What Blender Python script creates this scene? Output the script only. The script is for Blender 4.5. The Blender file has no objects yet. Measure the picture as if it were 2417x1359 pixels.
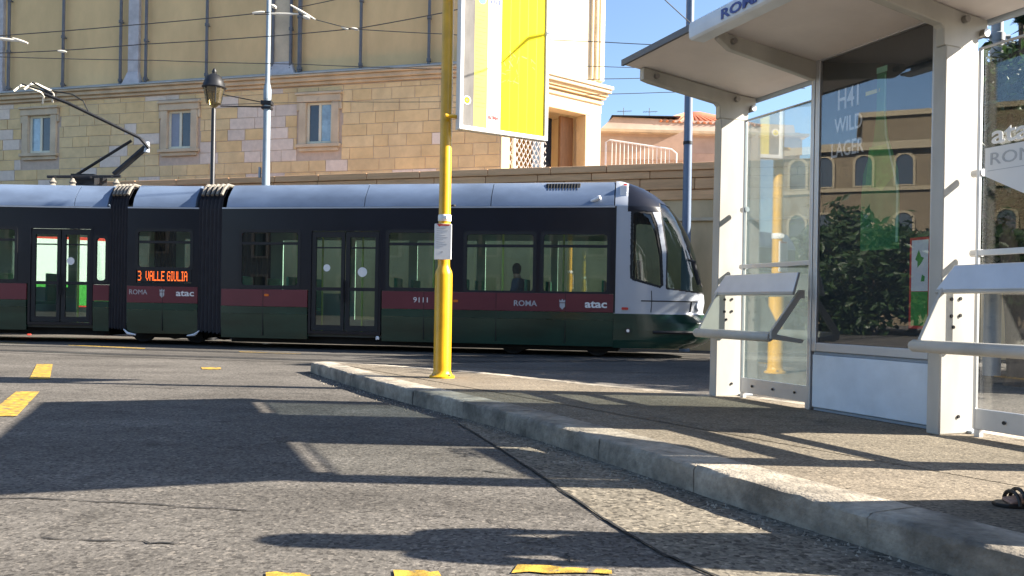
import bpy, math, random
from mathutils import Matrix, Vector
R = math.radians
rnd = random.Random(7)
scn = bpy.context.scene
col = scn.collection

# ------------------------------------------------------------------ camera
F_PX, CX, HY, ROLL, EYE = 1950.0, 1208.5, 723.0, 0.017, 0.97
cd = bpy.data.cameras.new('camera')
cam = bpy.data.objects.new('camera', cd); col.objects.link(cam)
cam.matrix_world = Matrix.Translation((0, 0, EYE)) @ Matrix.Rotation(R(90), 4, 'X') @ Matrix.Rotation(ROLL, 4, 'Z')
cd.sensor_width = 36.0
cd.lens = F_PX / 2417 * 36
cd.shift_y = (HY - 679.5) / 2417
cd.clip_start = 0.05
cd.clip_end = 2000
scn.camera = cam

# ------------------------------------------------------------------ sky, sun, exposure
SUN_EL, SUN_K = 31.2, 0.03           # elevation; shadows fall along (-1, K)
w = bpy.data.worlds.new('World'); scn.world = w; w.use_nodes = True
wn = w.node_tree.nodes; wl = w.node_tree.links
for n in list(wn): wn.remove(n)
sky = wn.new('ShaderNodeTexSky'); sky.sky_type = 'NISHITA'; sky.sun_disc = False
sky.sun_elevation = R(SUN_EL); sky.sun_rotation = R(90) + SUN_K
sky.altitude = 50; sky.air_density = 1.0; sky.dust_density = 0.9; sky.ozone_density = 3.0
bg = wn.new('ShaderNodeBackground'); bg.inputs['Strength'].default_value = 0.07
wo = wn.new('ShaderNodeOutputWorld')
wl.new(sky.outputs[0], bg.inputs[0]); wl.new(bg.outputs[0], wo.inputs[0])
sl = bpy.data.lights.new('sun', 'SUN'); sl.energy = 5.0; sl.angle = R(0.5); sl.color = (1.0, 0.915, 0.79)
so = bpy.data.objects.new('sun', sl); col.objects.link(so)
ld = Vector((-math.cos(R(SUN_EL)), SUN_K * math.cos(R(SUN_EL)), -math.sin(R(SUN_EL))))
so.rotation_euler = ld.to_track_quat('-Z', 'Y').to_euler(); so.location = (30, 0, 30)
vs = scn.view_settings
scn.display_settings.display_device = 'sRGB'
vs.view_transform = 'Standard'; vs.look = 'None'; vs.gamma = 1.0; vs.use_curve_mapping = False
vs.exposure = 1.93
scn.cycles.max_bounces = 10; scn.cycles.transparent_max_bounces = 24
scn.cycles.glossy_bounces = 4; scn.cycles.diffuse_bounces = 4
scn.cycles.caustics_reflective = False; scn.cycles.caustics_refractive = False

def at(u, v, y):
    """the point at distance y that stands at (u, v) in the photograph's own pixels"""
    c, s = math.cos(ROLL), math.sin(ROLL)
    du, dv = u - CX, v - HY
    return Vector(((du * c + dv * s) / F_PX * y, y, EYE - (-du * s + dv * c) / F_PX * y))

# ------------------------------------------------------------------ materials
def principled(m):
    m.use_nodes = True
    return m.node_tree, m.node_tree.nodes['Principled BSDF']

def pm(name, rgb, rough=0.6, metal=0.0, var=0.12, vscale=6.0, bump=0.0, bscale=60.0, objrand=0.0, spec=0.5,
       stain=0.0, sscale=0.7, stretch=(1, 1, 1), coat=0.0):
    m = bpy.data.materials.new(name); nt, b = principled(m); N = nt.nodes; L = nt.links
    geo = N.new('ShaderNodeNewGeometry')
    mp = N.new('ShaderNodeMapping'); mp.inputs['Scale'].default_value = stretch
    L.new(geo.outputs['Position'], mp.inputs['Vector'])
    no = N.new('ShaderNodeTexNoise'); no.inputs['Scale'].default_value = vscale; no.inputs['Detail'].default_value = 6; no.inputs['Roughness'].default_value = 0.65
    L.new(mp.outputs[0], no.inputs['Vector'])
    mr = N.new('ShaderNodeMapRange'); mr.inputs['From Min'].default_value = 0.25; mr.inputs['From Max'].default_value = 0.75
    mr.inputs['To Min'].default_value = 1 - var; mr.inputs['To Max'].default_value = 1 + var
    L.new(no.outputs['Fac'], mr.inputs['Value'])
    hsv = N.new('ShaderNodeHueSaturation'); hsv.inputs['Color'].default_value = (*rgb, 1)
    val = mr.outputs[0]
    if stain:
        n2 = N.new('ShaderNodeTexNoise'); n2.inputs['Scale'].default_value = sscale; n2.inputs['Detail'].default_value = 4
        L.new(mp.outputs[0], n2.inputs['Vector'])
        r2 = N.new('ShaderNodeMapRange'); r2.inputs['From Min'].default_value = 0.4; r2.inputs['From Max'].default_value = 0.68
        r2.inputs['To Min'].default_value = 1; r2.inputs['To Max'].default_value = 1 - stain
        L.new(n2.outputs['Fac'], r2.inputs['Value'])
        mu = N.new('ShaderNodeMath'); mu.operation = 'MULTIPLY'; L.new(val, mu.inputs[0]); L.new(r2.outputs[0], mu.inputs[1]); val = mu.outputs[0]
    if objrand:
        oi = N.new('ShaderNodeObjectInfo'); r3 = N.new('ShaderNodeMapRange')
        r3.inputs['To Min'].default_value = 1 - objrand; r3.inputs['To Max'].default_value = 1 + objrand
        L.new(oi.outputs['Random'], r3.inputs['Value'])
        mu = N.new('ShaderNodeMath'); mu.operation = 'MULTIPLY'; L.new(val, mu.inputs[0]); L.new(r3.outputs[0], mu.inputs[1]); val = mu.outputs[0]
    L.new(val, hsv.inputs['Value'])
    L.new(hsv.outputs[0], b.inputs['Base Color'])
    b.inputs['Roughness'].default_value = rough; b.inputs['Metallic'].default_value = metal
    b.inputs['Specular IOR Level'].default_value = spec; b.inputs['Coat Weight'].default_value = coat
    if bump:
        nb = N.new('ShaderNodeTexNoise'); nb.inputs['Scale'].default_value = bscale; nb.inputs['Detail'].default_value = 4
        L.new(geo.outputs['Position'], nb.inputs['Vector'])
        bp = N.new('ShaderNodeBump'); bp.inputs['Strength'].default_value = bump; bp.inputs['Distance'].default_value = 0.01
        L.new(nb.outputs['Fac'], bp.inputs['Height']); L.new(bp.outputs[0], b.inputs['Normal'])
    return m

def asphalt(name, rgb, speck=0.5, sc=90.0, warm=(1, 1, 1)):
    """worn road surface: pale and dark aggregate, patches, long faint tyre tracks"""
    m = bpy.data.materials.new(name); nt, b = principled(m); N = nt.nodes; L = nt.links
    geo = N.new('ShaderNodeNewGeometry')
    vo = N.new('ShaderNodeTexVoronoi'); vo.inputs['Scale'].default_value = sc
    L.new(geo.outputs['Position'], vo.inputs['Vector'])
    cr = N.new('ShaderNodeValToRGB'); e = cr.color_ramp.elements
    e[0].position = 0.0; e[0].color = (0.35, 0.35, 0.36, 1); e[1].position = 1.0; e[1].color = (1.75, 1.7, 1.6, 1)
    for p, c in ((0.12, 0.5), (0.3, 0.9), (0.78, 1.05), (0.9, 1.35)):
        k = e.new(p); k.color = (c, c, c * 0.985, 1)
    sep = N.new('ShaderNodeSeparateColor'); L.new(vo.outputs['Color'], sep.inputs[0]); L.new(sep.outputs[0], cr.inputs[0])
    def noise(scale, det, stretch, lo, hi, a, c):
        mp = N.new('ShaderNodeMapping'); mp.inputs['Scale'].default_value = stretch; L.new(geo.outputs['Position'], mp.inputs[0])
        n = N.new('ShaderNodeTexNoise'); n.inputs['Scale'].default_value = scale; n.inputs['Detail'].default_value = det; n.inputs['Roughness'].default_value = 0.6
        L.new(mp.outputs[0], n.inputs['Vector'])
        r = N.new('ShaderNodeMapRange'); r.inputs['From Min'].default_value = lo; r.inputs['From Max'].default_value = hi
        r.inputs['To Min'].default_value = a; r.inputs['To Max'].default_value = c; L.new(n.outputs['Fac'], r.inputs[0])
        return r.outputs[0]
    def mul(x, y):
        k = N.new('ShaderNodeMath'); k.operation = 'MULTIPLY'; L.new(x, k.inputs[0]); L.new(y, k.inputs[1]); return k.outputs[0]
    v = mul(noise(0.55, 5, (1, 1, 1), 0.3, 0.7, 0.70, 1.24), noise(1.6, 4, (0.16, 1.3, 1), 0.35, 0.7, 0.86, 1.1))
    v = mul(v, noise(9, 6, (1, 1, 1), 0.3, 0.72, 1.1, 0.88))
    v = mul(v, noise(2.3, 3, (1, 1, 1), 0.60, 0.72, 1.0, 0.72))
    v = mul(v, noise(30, 2, (1, 1, 1), 0.64, 0.74, 1.0, 0.42))
    v = mul(v, noise(48, 3, (1, 1, 1), 0.3, 0.7, 0.78, 1.24))
    mix = N.new('ShaderNodeMix'); mix.data_type = 'RGBA'; mix.blend_type = 'MULTIPLY'; mix.inputs[0].default_value = speck
    mix.inputs[6].default_value = (*rgb, 1); L.new(cr.outputs[0], mix.inputs[7])
    hsv = N.new('ShaderNodeHueSaturation'); L.new(mix.outputs[2], hsv.inputs['Color']); L.new(v, hsv.inputs['Value'])
    L.new(hsv.outputs[0], b.inputs['Base Color'])
    b.inputs['Roughness'].default_value = 0.92; b.inputs['Specular IOR Level'].default_value = 0.12
    n3 = N.new('ShaderNodeTexNoise'); n3.inputs['Scale'].default_value = sc * 0.9; n3.inputs['Detail'].default_value = 3
    L.new(geo.outputs['Position'], n3.inputs['Vector'])
    bp = N.new('ShaderNodeBump'); bp.inputs['Strength'].default_value = 0.55; bp.inputs['Distance'].default_value = 0.008
    L.new(n3.outputs['Fac'], bp.inputs['Height']); L.new(bp.outputs[0], b.inputs['Normal'])
    return m

def glass(name, tint, refl=0.08, rough=0.0, trans=1.0, dirt=0.0, dirtcol=(0.6, 0.6, 0.6)):
    """thin sheet glass: clear or tinted, with a mirror share that grows at grazing angles"""
    m = bpy.data.materials.new(name); m.use_nodes = True; nt = m.node_tree; N = nt.nodes; L = nt.links
    for n in list(N): N.remove(n)
    out = N.new('ShaderNodeOutputMaterial')
    tr = N.new('ShaderNodeBsdfTransparent'); tr.inputs[0].default_value = (*[t * trans for t in tint], 1)
    gl = N.new('ShaderNodeBsdfGlossy'); gl.inputs['Roughness'].default_value = rough; gl.inputs[0].default_value = (1, 1, 1, 1)
    fr = N.new('ShaderNodeLayerWeight'); fr.inputs['Blend'].default_value = 0.5
    pw = N.new('ShaderNodeMath'); pw.operation = 'POWER'; pw.inputs[1].default_value = 4.0; L.new(fr.outputs['Facing'], pw.inputs[0])
    mr = N.new('ShaderNodeMapRange'); mr.inputs['To Min'].default_value = refl; mr.inputs['To Max'].default_value = min(1, refl + 0.7)
    L.new(pw.outputs[0], mr.inputs[0])
    mx = N.new('ShaderNodeMixShader'); L.new(mr.outputs[0], mx.inputs[0]); L.new(tr.outputs[0], mx.inputs[1]); L.new(gl.outputs[0], mx.inputs[2])
    last = mx
    if dirt:
        df = N.new('ShaderNodeBsdfDiffuse'); df.inputs[0].default_value = (*dirtcol, 1)
        geo = N.new('ShaderNodeNewGeometry'); no = N.new('ShaderNodeTexNoise'); no.inputs['Scale'].default_value = 5; no.inputs['Detail'].default_value = 6
        L.new(geo.outputs['Position'], no.inputs['Vector'])
        m2 = N.new('ShaderNodeMapRange'); m2.inputs['From Min'].default_value = 0.35; m2.inputs['From Max'].default_value = 0.75
        m2.inputs['To Min'].default_value = dirt * 0.3; m2.inputs['To Max'].default_value = dirt
        L.new(no.outputs['Fac'], m2.inputs[0])
        mx2 = N.new('ShaderNodeMixShader'); L.new(m2.outputs[0], mx2.inputs[0]); L.new(mx.outputs[0], mx2.inputs[1]); L.new(df.outputs[0], mx2.inputs[2]); last = mx2
    L.new(last.outputs[0], out.inputs[0])
    return m

def milky(name, tint, share, col_, refl):
    """etched glass: part clear, part light-scattering, with a mirror share"""
    m = glass(name, tint, refl); nt = m.node_tree; N = nt.nodes; L = nt.links
    out = [n for n in N if n.type == 'OUTPUT_MATERIAL'][0]; last = out.inputs[0].links[0].from_socket
    tl = N.new('ShaderNodeBsdfTranslucent'); tl.inputs[0].default_value = (*col_, 1); df = N.new('ShaderNodeBsdfDiffuse'); df.inputs[0].default_value = (*col_, 1)
    a = N.new('ShaderNodeMixShader'); a.inputs[0].default_value = 0.5; L.new(tl.outputs[0], a.inputs[1]); L.new(df.outputs[0], a.inputs[2])
    geo = N.new('ShaderNodeNewGeometry'); no = N.new('ShaderNodeTexNoise'); no.inputs['Scale'].default_value = 7; no.inputs['Detail'].default_value = 6; L.new(geo.outputs['Position'], no.inputs['Vector'])
    mr = N.new('ShaderNodeMapRange'); mr.inputs['From Min'].default_value = 0.3; mr.inputs['From Max'].default_value = 0.7; mr.inputs['To Min'].default_value = share * 0.7; mr.inputs['To Max'].default_value = share * 1.3; L.new(no.outputs['Fac'], mr.inputs[0])
    b = N.new('ShaderNodeMixShader'); L.new(mr.outputs[0], b.inputs[0]); L.new(last, b.inputs[1]); L.new(a.outputs[0], b.inputs[2]); L.new(b.outputs[0], out.inputs[0])
    return m

def emit(name, rgb, s):
    m = bpy.data.materials.new(name); nt, b = principled(m)
    b.inputs['Base Color'].default_value = (*[c * 0.3 for c in rgb], 1); b.inputs['Emission Color'].default_value = (*rgb, 1); b.inputs['Emission Strength'].default_value = s
    return m

def foliage(name, rgb, rgb2):
    m = bpy.data.materials.new(name); m.use_nodes = True; nt = m.node_tree; N = nt.nodes; L = nt.links
    for n in list(N): N.remove(n)
    out = N.new('ShaderNodeOutputMaterial'); geo = N.new('ShaderNodeNewGeometry')
    no = N.new('ShaderNodeTexNoise'); no.inputs['Scale'].default_value = 2.2; no.inputs['Detail'].default_value = 5
    L.new(geo.outputs['Position'], no.inputs['Vector'])
    ad = N.new('ShaderNodeMath'); ad.operation = 'MULTIPLY_ADD'; ad.inputs[1].default_value = 0.55
    L.new(geo.outputs['Random Per Island'], ad.inputs[0]); 
    sb = N.new('ShaderNodeMath'); sb.operation = 'SUBTRACT'; sb.inputs[1].default_value = 0.25; L.new(no.outputs['Fac'], sb.inputs[0]); L.new(sb.outputs[0], ad.inputs[2])
    mx = N.new('ShaderNodeMix'); mx.data_type = 'RGBA'; mx.inputs[6].default_value = (*rgb, 1); mx.inputs[7].default_value = (*rgb2, 1); L.new(ad.outputs[0], mx.inputs[0])
    pb = N.new('ShaderNodeBsdfPrincipled'); pb.inputs['Roughness'].default_value = 0.45; L.new(mx.outputs[2], pb.inputs['Base Color'])
    tl = N.new('ShaderNodeBsdfTranslucent'); L.new(mx.outputs[2], tl.inputs[0])
    ms = N.new('ShaderNodeMixShader'); ms.inputs[0].default_value = 0.3; L.new(pb.outputs[0], ms.inputs[1]); L.new(tl.outputs[0], ms.inputs[2])
    L.new(ms.outputs[0], out.inputs[0])
    return m

M = dict(
    road=asphalt('worn_asphalt', (0.122, 0.112, 0.101), 0.78, 62),
    gutter=asphalt('coarse_gutter', (0.185, 0.164, 0.132), 0.9, 50),
    pave=asphalt('island_asphalt', (0.20, 0.170, 0.132), 0.66, 80),
    crack=pm('tar_crack', (0.012, 0.012, 0.012), 0.9, bump=0.3),
    yellow_line=pm('yellow_road_paint', (0.50, 0.31, 0.035), 0.8, var=0.32, vscale=26, bump=0.4, bscale=120, stain=0.6, sscale=14),
    kerb=pm('travertine_kerb', (0.36, 0.315, 0.25), 0.88, var=0.34, vscale=18, bump=0.9, bscale=45, stain=0.6, sscale=3.5, objrand=0.16),
    steel=pm('rail_steel', (0.30, 0.29, 0.28), 0.4, 0.8, var=0.2),
    trackbed=asphalt('track_asphalt', (0.105, 0.097, 0.088), 0.65, 60),
    stucco=pm('tan_stucco', (0.83, 0.585, 0.295), 0.9, var=0.12, vscale=1.1, bump=0.15, bscale=30, stain=0.16, sscale=0.35, stretch=(1, 1, 0.5)),
    mortar=pm('lilac_mortar', (0.56, 0.46, 0.375), 0.95, var=0.15),
    block=pm('tan_block', (0.80, 0.61, 0.335), 0.88, var=0.09, vscale=5, bump=0.4, bscale=25, objrand=0.05, stain=0.15, sscale=1.6),
    block2=pm('warm_block', (0.81, 0.60, 0.31), 0.88, var=0.09, vscale=5, bump=0.4, bscale=25, objrand=0.05, stain=0.15, sscale=1.6),
    block_grey=pm('grey_lilac_block', (0.75, 0.65, 0.55), 0.9, var=0.14, vscale=5, bump=0.3, bscale=25, objrand=0.12),
    stone=pm('grey_tan_stone', (0.66, 0.545, 0.385), 0.85, var=0.22, vscale=4, bump=0.25, bscale=30, stain=0.25, sscale=2),
    lead=pm('lead_flashing', (0.40, 0.43, 0.43), 0.55, 0.2, var=0.2, vscale=3),
    pilaster=pm('pale_pilaster', (0.56, 0.54, 0.55), 0.85, var=0.15, vscale=5, stain=0.2, sscale=3),
    pipe=pm('grey_downpipe', (0.13, 0.135, 0.15), 0.5, 0.3, var=0.25, vscale=3),
    cream=pm('cream_render', (0.74, 0.64, 0.47), 0.9, var=0.08, vscale=2, stain=0.1, sscale=0.8),
    cream_trim=pm('cream_stone_trim', (0.70, 0.53, 0.30), 0.85, var=0.14, vscale=4, stain=0.12, sscale=2),
    upvc=pm('cream_window_frame', (0.72, 0.70, 0.55), 0.45, var=0.05),
    dark_glass=pm('dark_window_glass', (0.03, 0.04, 0.055), 0.06, var=0.2, spec=0.8),
    sky_glass=pm('painted_sky_glass', (0.22, 0.34, 0.42), 0.08, var=0.5, vscale=3, spec=1.0, coat=0.6),  # pale sky reflection put into the pane colour
    curtain=pm('grey_blind', (0.20, 0.23, 0.31), 0.35, var=0.1, spec=0.8),
    wood=pm('brown_door', (0.24, 0.12, 0.05), 0.6, var=0.25, vscale=5, stretch=(4, 4, 0.6)),
    terracotta=pm('terracotta_coping', (0.68, 0.40, 0.21), 0.9, var=0.25, vscale=4, bump=0.3, bscale=22, stretch=(0.3, 0.3, 3), objrand=0.1),
    wallstone=pm('beige_wall', (0.66, 0.50, 0.30), 0.9, var=0.15, vscale=2, stain=0.25, sscale=0.6, stretch=(1, 1, 0.4), objrand=0.06),
    tile=pm('roof_tile', (0.50, 0.20, 0.11), 0.9, var=0.25, vscale=5, objrand=0.1),
    pinkwall=pm('pink_grey_wall', (0.46, 0.35, 0.29), 0.9, var=0.15, vscale=1.5, stain=0.2, sscale=0.5),
    eaves_shade=pm('shaded_wall_tone', (0.36, 0.29, 0.26), 0.9, var=0.15, vscale=1.5),
    railing=pm('white_railing', (0.78, 0.76, 0.72), 0.5, var=0.05),
    iron=pm('black_iron', (0.022, 0.023, 0.026), 0.45, 0.4, var=0.2),
    lampglass=glass('yellowed_lamp_glass', (0.62, 0.55, 0.36), 0.1, 0.15, dirt=0.5, dirtcol=(0.2, 0.17, 0.1)),
    mast=pm('pale_blue_mast', (0.26, 0.32, 0.37), 0.55, 0.0, var=0.12, vscale=3),
    pole_blue=pm('dark_blue_pole', (0.13, 0.18, 0.27), 0.5, var=0.12),
    pole_grey=pm('grey_pole', (0.30, 0.34, 0.38), 0.6, var=0.15),
    wire=pm('cable_black', (0.03, 0.03, 0.032), 0.6),
    pipe_pale=pm('bellows_rib_grey', (0.20, 0.18, 0.15), 0.8, var=0.2),
    ceramic=pm('white_insulator', (0.78, 0.73, 0.62), 0.35, var=0.08),
    yellow=pm('signal_yellow', (0.76, 0.42, 0.010), 0.36, var=0.1, vscale=7, coat=0.2, stain=0.16, sscale=5),
    yprint=pm('yellow_print', (0.84, 0.66, 0.015), 0.75, var=0.06, vscale=4, spec=0.15),
    yline=pm('deep_yellow_print', (0.80, 0.58, 0.012), 0.4, var=0.03),
    ypale=pm('pale_yellow_print', (0.78, 0.66, 0.14), 0.75, var=0.05, spec=0.15),
    wprint=pm('white_print', (0.80, 0.80, 0.79), 0.6, var=0.03, spec=0.25),
    gprint=pm('grey_print', (0.20, 0.19, 0.18), 0.8, spec=0.15, var=0.22, vscale=9, stretch=(1, 1, 0.35)),
    rprint=pm('red_print', (0.62, 0.05, 0.035), 0.45, var=0.05),
    bprint=pm('blue_print', (0.09, 0.30, 0.62), 0.45, var=0.05),
    navy=pm('navy_print', (0.05, 0.08, 0.30), 0.45, var=0.05),
    greyprint=pm('pale_grey_print', (0.45, 0.46, 0.48), 0.5, var=0.1),
    board_frame=pm('white_board_frame', (0.84, 0.84, 0.82), 0.35, var=0.04),
    white=pm('cream_white_paint', (0.50, 0.485, 0.44), 0.5, var=0.07, vscale=5, stain=0.2, sscale=3.2, stretch=(1, 1, 0.35), coat=0.05),
    roofskin=pm('white_roof_sheet', (0.78, 0.72, 0.69), 0.55, var=0.07, vscale=2.5),
    alu=pm('brushed_aluminium', (0.56, 0.56, 0.57), 0.38, 0.55, var=0.07),
    kick=pm('white_kick_panel', (0.74, 0.80, 0.86), 0.45, var=0.05, vscale=6, stain=0.10, sscale=5),
    rubber=pm('black_rubber', (0.016, 0.016, 0.017), 0.7, var=0.2),
    shelterglass=glass('shelter_glass', (0.985, 0.995, 0.99), 0.05, dirt=0.015, dirtcol=(0.55, 0.6, 0.58)),
    etched=milky('etched_shelter_glass', (0.72, 0.78, 0.78), 0.14, (0.34, 0.40, 0.41), 0.13),
    adglass=glass('ad_glass', (0.95, 0.96, 0.97), 0.085),
    poster=pm('black_poster', (0.008, 0.012, 0.014), 0.6, var=0.3, vscale=4),
    bottle=pm('bottle_green_print', (0.015, 0.17, 0.05), 0.5, var=0.35, vscale=6, stretch=(1, 1, 0.4)),
    bottle_light=pm('bottle_highlight_print', (0.25, 0.50, 0.33), 0.5, var=0.2),
    leafprint=pm('green_print', (0.06, 0.30, 0.05), 0.5, var=0.3, vscale=20),
    t_silver=pm('tram_silver', (0.47, 0.50, 0.55), 0.33, 0.15, var=0.05, vscale=2, coat=0.3),
    t_roof=pm('tram_roof_grey_blue', (0.165, 0.22, 0.32), 0.42, 0.1, var=0.12, vscale=1.5, stain=0.28, sscale=0.9, stretch=(1, 1, 2.5)),
    t_dark=pm('tram_dark_band', (0.010, 0.011, 0.018), 0.28, 0.0, var=0.25, vscale=1.5, spec=0.4),
    t_red=pm('tram_maroon', (0.145, 0.032, 0.042), 0.35, 0.0, var=0.12, vscale=2, spec=0.4),
    t_green=pm('tram_dark_green', (0.014, 0.050, 0.034), 0.22, 0.0, var=0.18, vscale=2, spec=0.55, stain=0.35, sscale=1.6, stretch=(0.5, 1, 2)),
    t_under=pm('tram_underframe', (0.012, 0.012, 0.013), 0.85, var=0.3),
    t_bellows=pm('tram_bellows', (0.022, 0.021, 0.026), 0.8, var=0.25, vscale=5),
    t_glass=glass('tram_green_glass', (0.84, 0.925, 0.885), 0.07),
    t_wind=glass('tram_windscreen_glass', (0.50, 0.60, 0.58), 0.06),
    t_inner=pm('tram_interior', (0.42, 0.52, 0.46), 0.6, var=0.08),
    t_ceiling=pm('tram_ceiling', (0.55, 0.58, 0.55), 0.6, var=0.05),
    t_floor=pm('tram_floor', (0.10, 0.11, 0.11), 0.8, var=0.1),
    t_seat=pm('tram_seat', (0.06, 0.22, 0.13), 0.6, var=0.15),
    t_pole=pm('tram_handrail', (0.62, 0.74, 0.16), 0.35, var=0.05),
    t_lamp=pm('white_lamp_lens', (0.8, 0.8, 0.82), 0.15, var=0.03, coat=0.5),
    orange_lens=pm('orange_lens', (0.75, 0.17, 0.02), 0.2, var=0.05, coat=0.5),
    led=emit('orange_led', (1.0, 0.15, 0.02), 0.62),
    ochre=pm('ochre_render', (0.15, 0.118, 0.075), 0.9, var=0.14, vscale=0.8, stain=0.15, sscale=0.3),
    ochre_trim=pm('pale_ochre_trim', (0.26, 0.22, 0.15), 0.9, var=0.1),
    greyblock=pm('grey_apartment_render', (0.20, 0.19, 0.18), 0.9, var=0.15, vscale=0.5),
    bark=pm('bark', (0.10, 0.075, 0.055), 0.95, var=0.3, vscale=6, bump=0.6, bscale=25, stretch=(1, 1, 0.25)),
    leaf_dark=foliage('dark_leaves', (0.012, 0.030, 0.012), (0.045, 0.085, 0.022)),
    leaf_mid=foliage('mid_leaves', (0.022, 0.052, 0.014), (0.085, 0.13, 0.03)),
    leaf_blue=foliage('conifer_needles', (0.012, 0.028, 0.022), (0.04, 0.07, 0.045)),
    skin=pm('skin', (0.48, 0.27, 0.19), 0.5, var=0.08, vscale=12),
    shirt=pm('grey_cotton', (0.22, 0.23, 0.26), 0.9, var=0.1, bump=0.2),
    denim=pm('blue_denim', (0.045, 0.06, 0.11), 0.9, var=0.15, vscale=20, bump=0.2),
    leather=pm('black_leather', (0.014, 0.012, 0.012), 0.5, var=0.2),
    hair=pm('dark_hair', (0.02, 0.014, 0.01), 0.6, var=0.3, vscale=40),
)

def wear(m, under, scale, lo, hi):
    nt = m.node_tree; N = nt.nodes; L = nt.links; b = N['Principled BSDF']; src = b.inputs['Base Color'].links[0].from_socket
    geo = N.new('ShaderNodeNewGeometry'); no = N.new('ShaderNodeTexNoise'); no.inputs['Scale'].default_value = scale; no.inputs['Detail'].default_value = 8; no.inputs['Roughness'].default_value = 0.7
    L.new(geo.outputs['Position'], no.inputs['Vector'])
    mr = N.new('ShaderNodeMapRange'); mr.inputs['From Min'].default_value = lo; mr.inputs['From Max'].default_value = hi; L.new(no.outputs['Fac'], mr.inputs[0])
    mx = N.new('ShaderNodeMix'); mx.data_type = 'RGBA'; L.new(mr.outputs[0], mx.inputs[0]); L.new(src, mx.inputs[6]); mx.inputs[7].default_value = (*under, 1); L.new(mx.outputs[2], b.inputs['Base Color'])
wear(M['yellow_line'], (0.10, 0.095, 0.085), 12, 0.54, 0.60)
wear(M['yellow'], (0.16, 0.09, 0.035), 14, 0.685, 0.71)
wear(M['white'], (0.20, 0.17, 0.13), 9, 0.70, 0.74)

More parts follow.
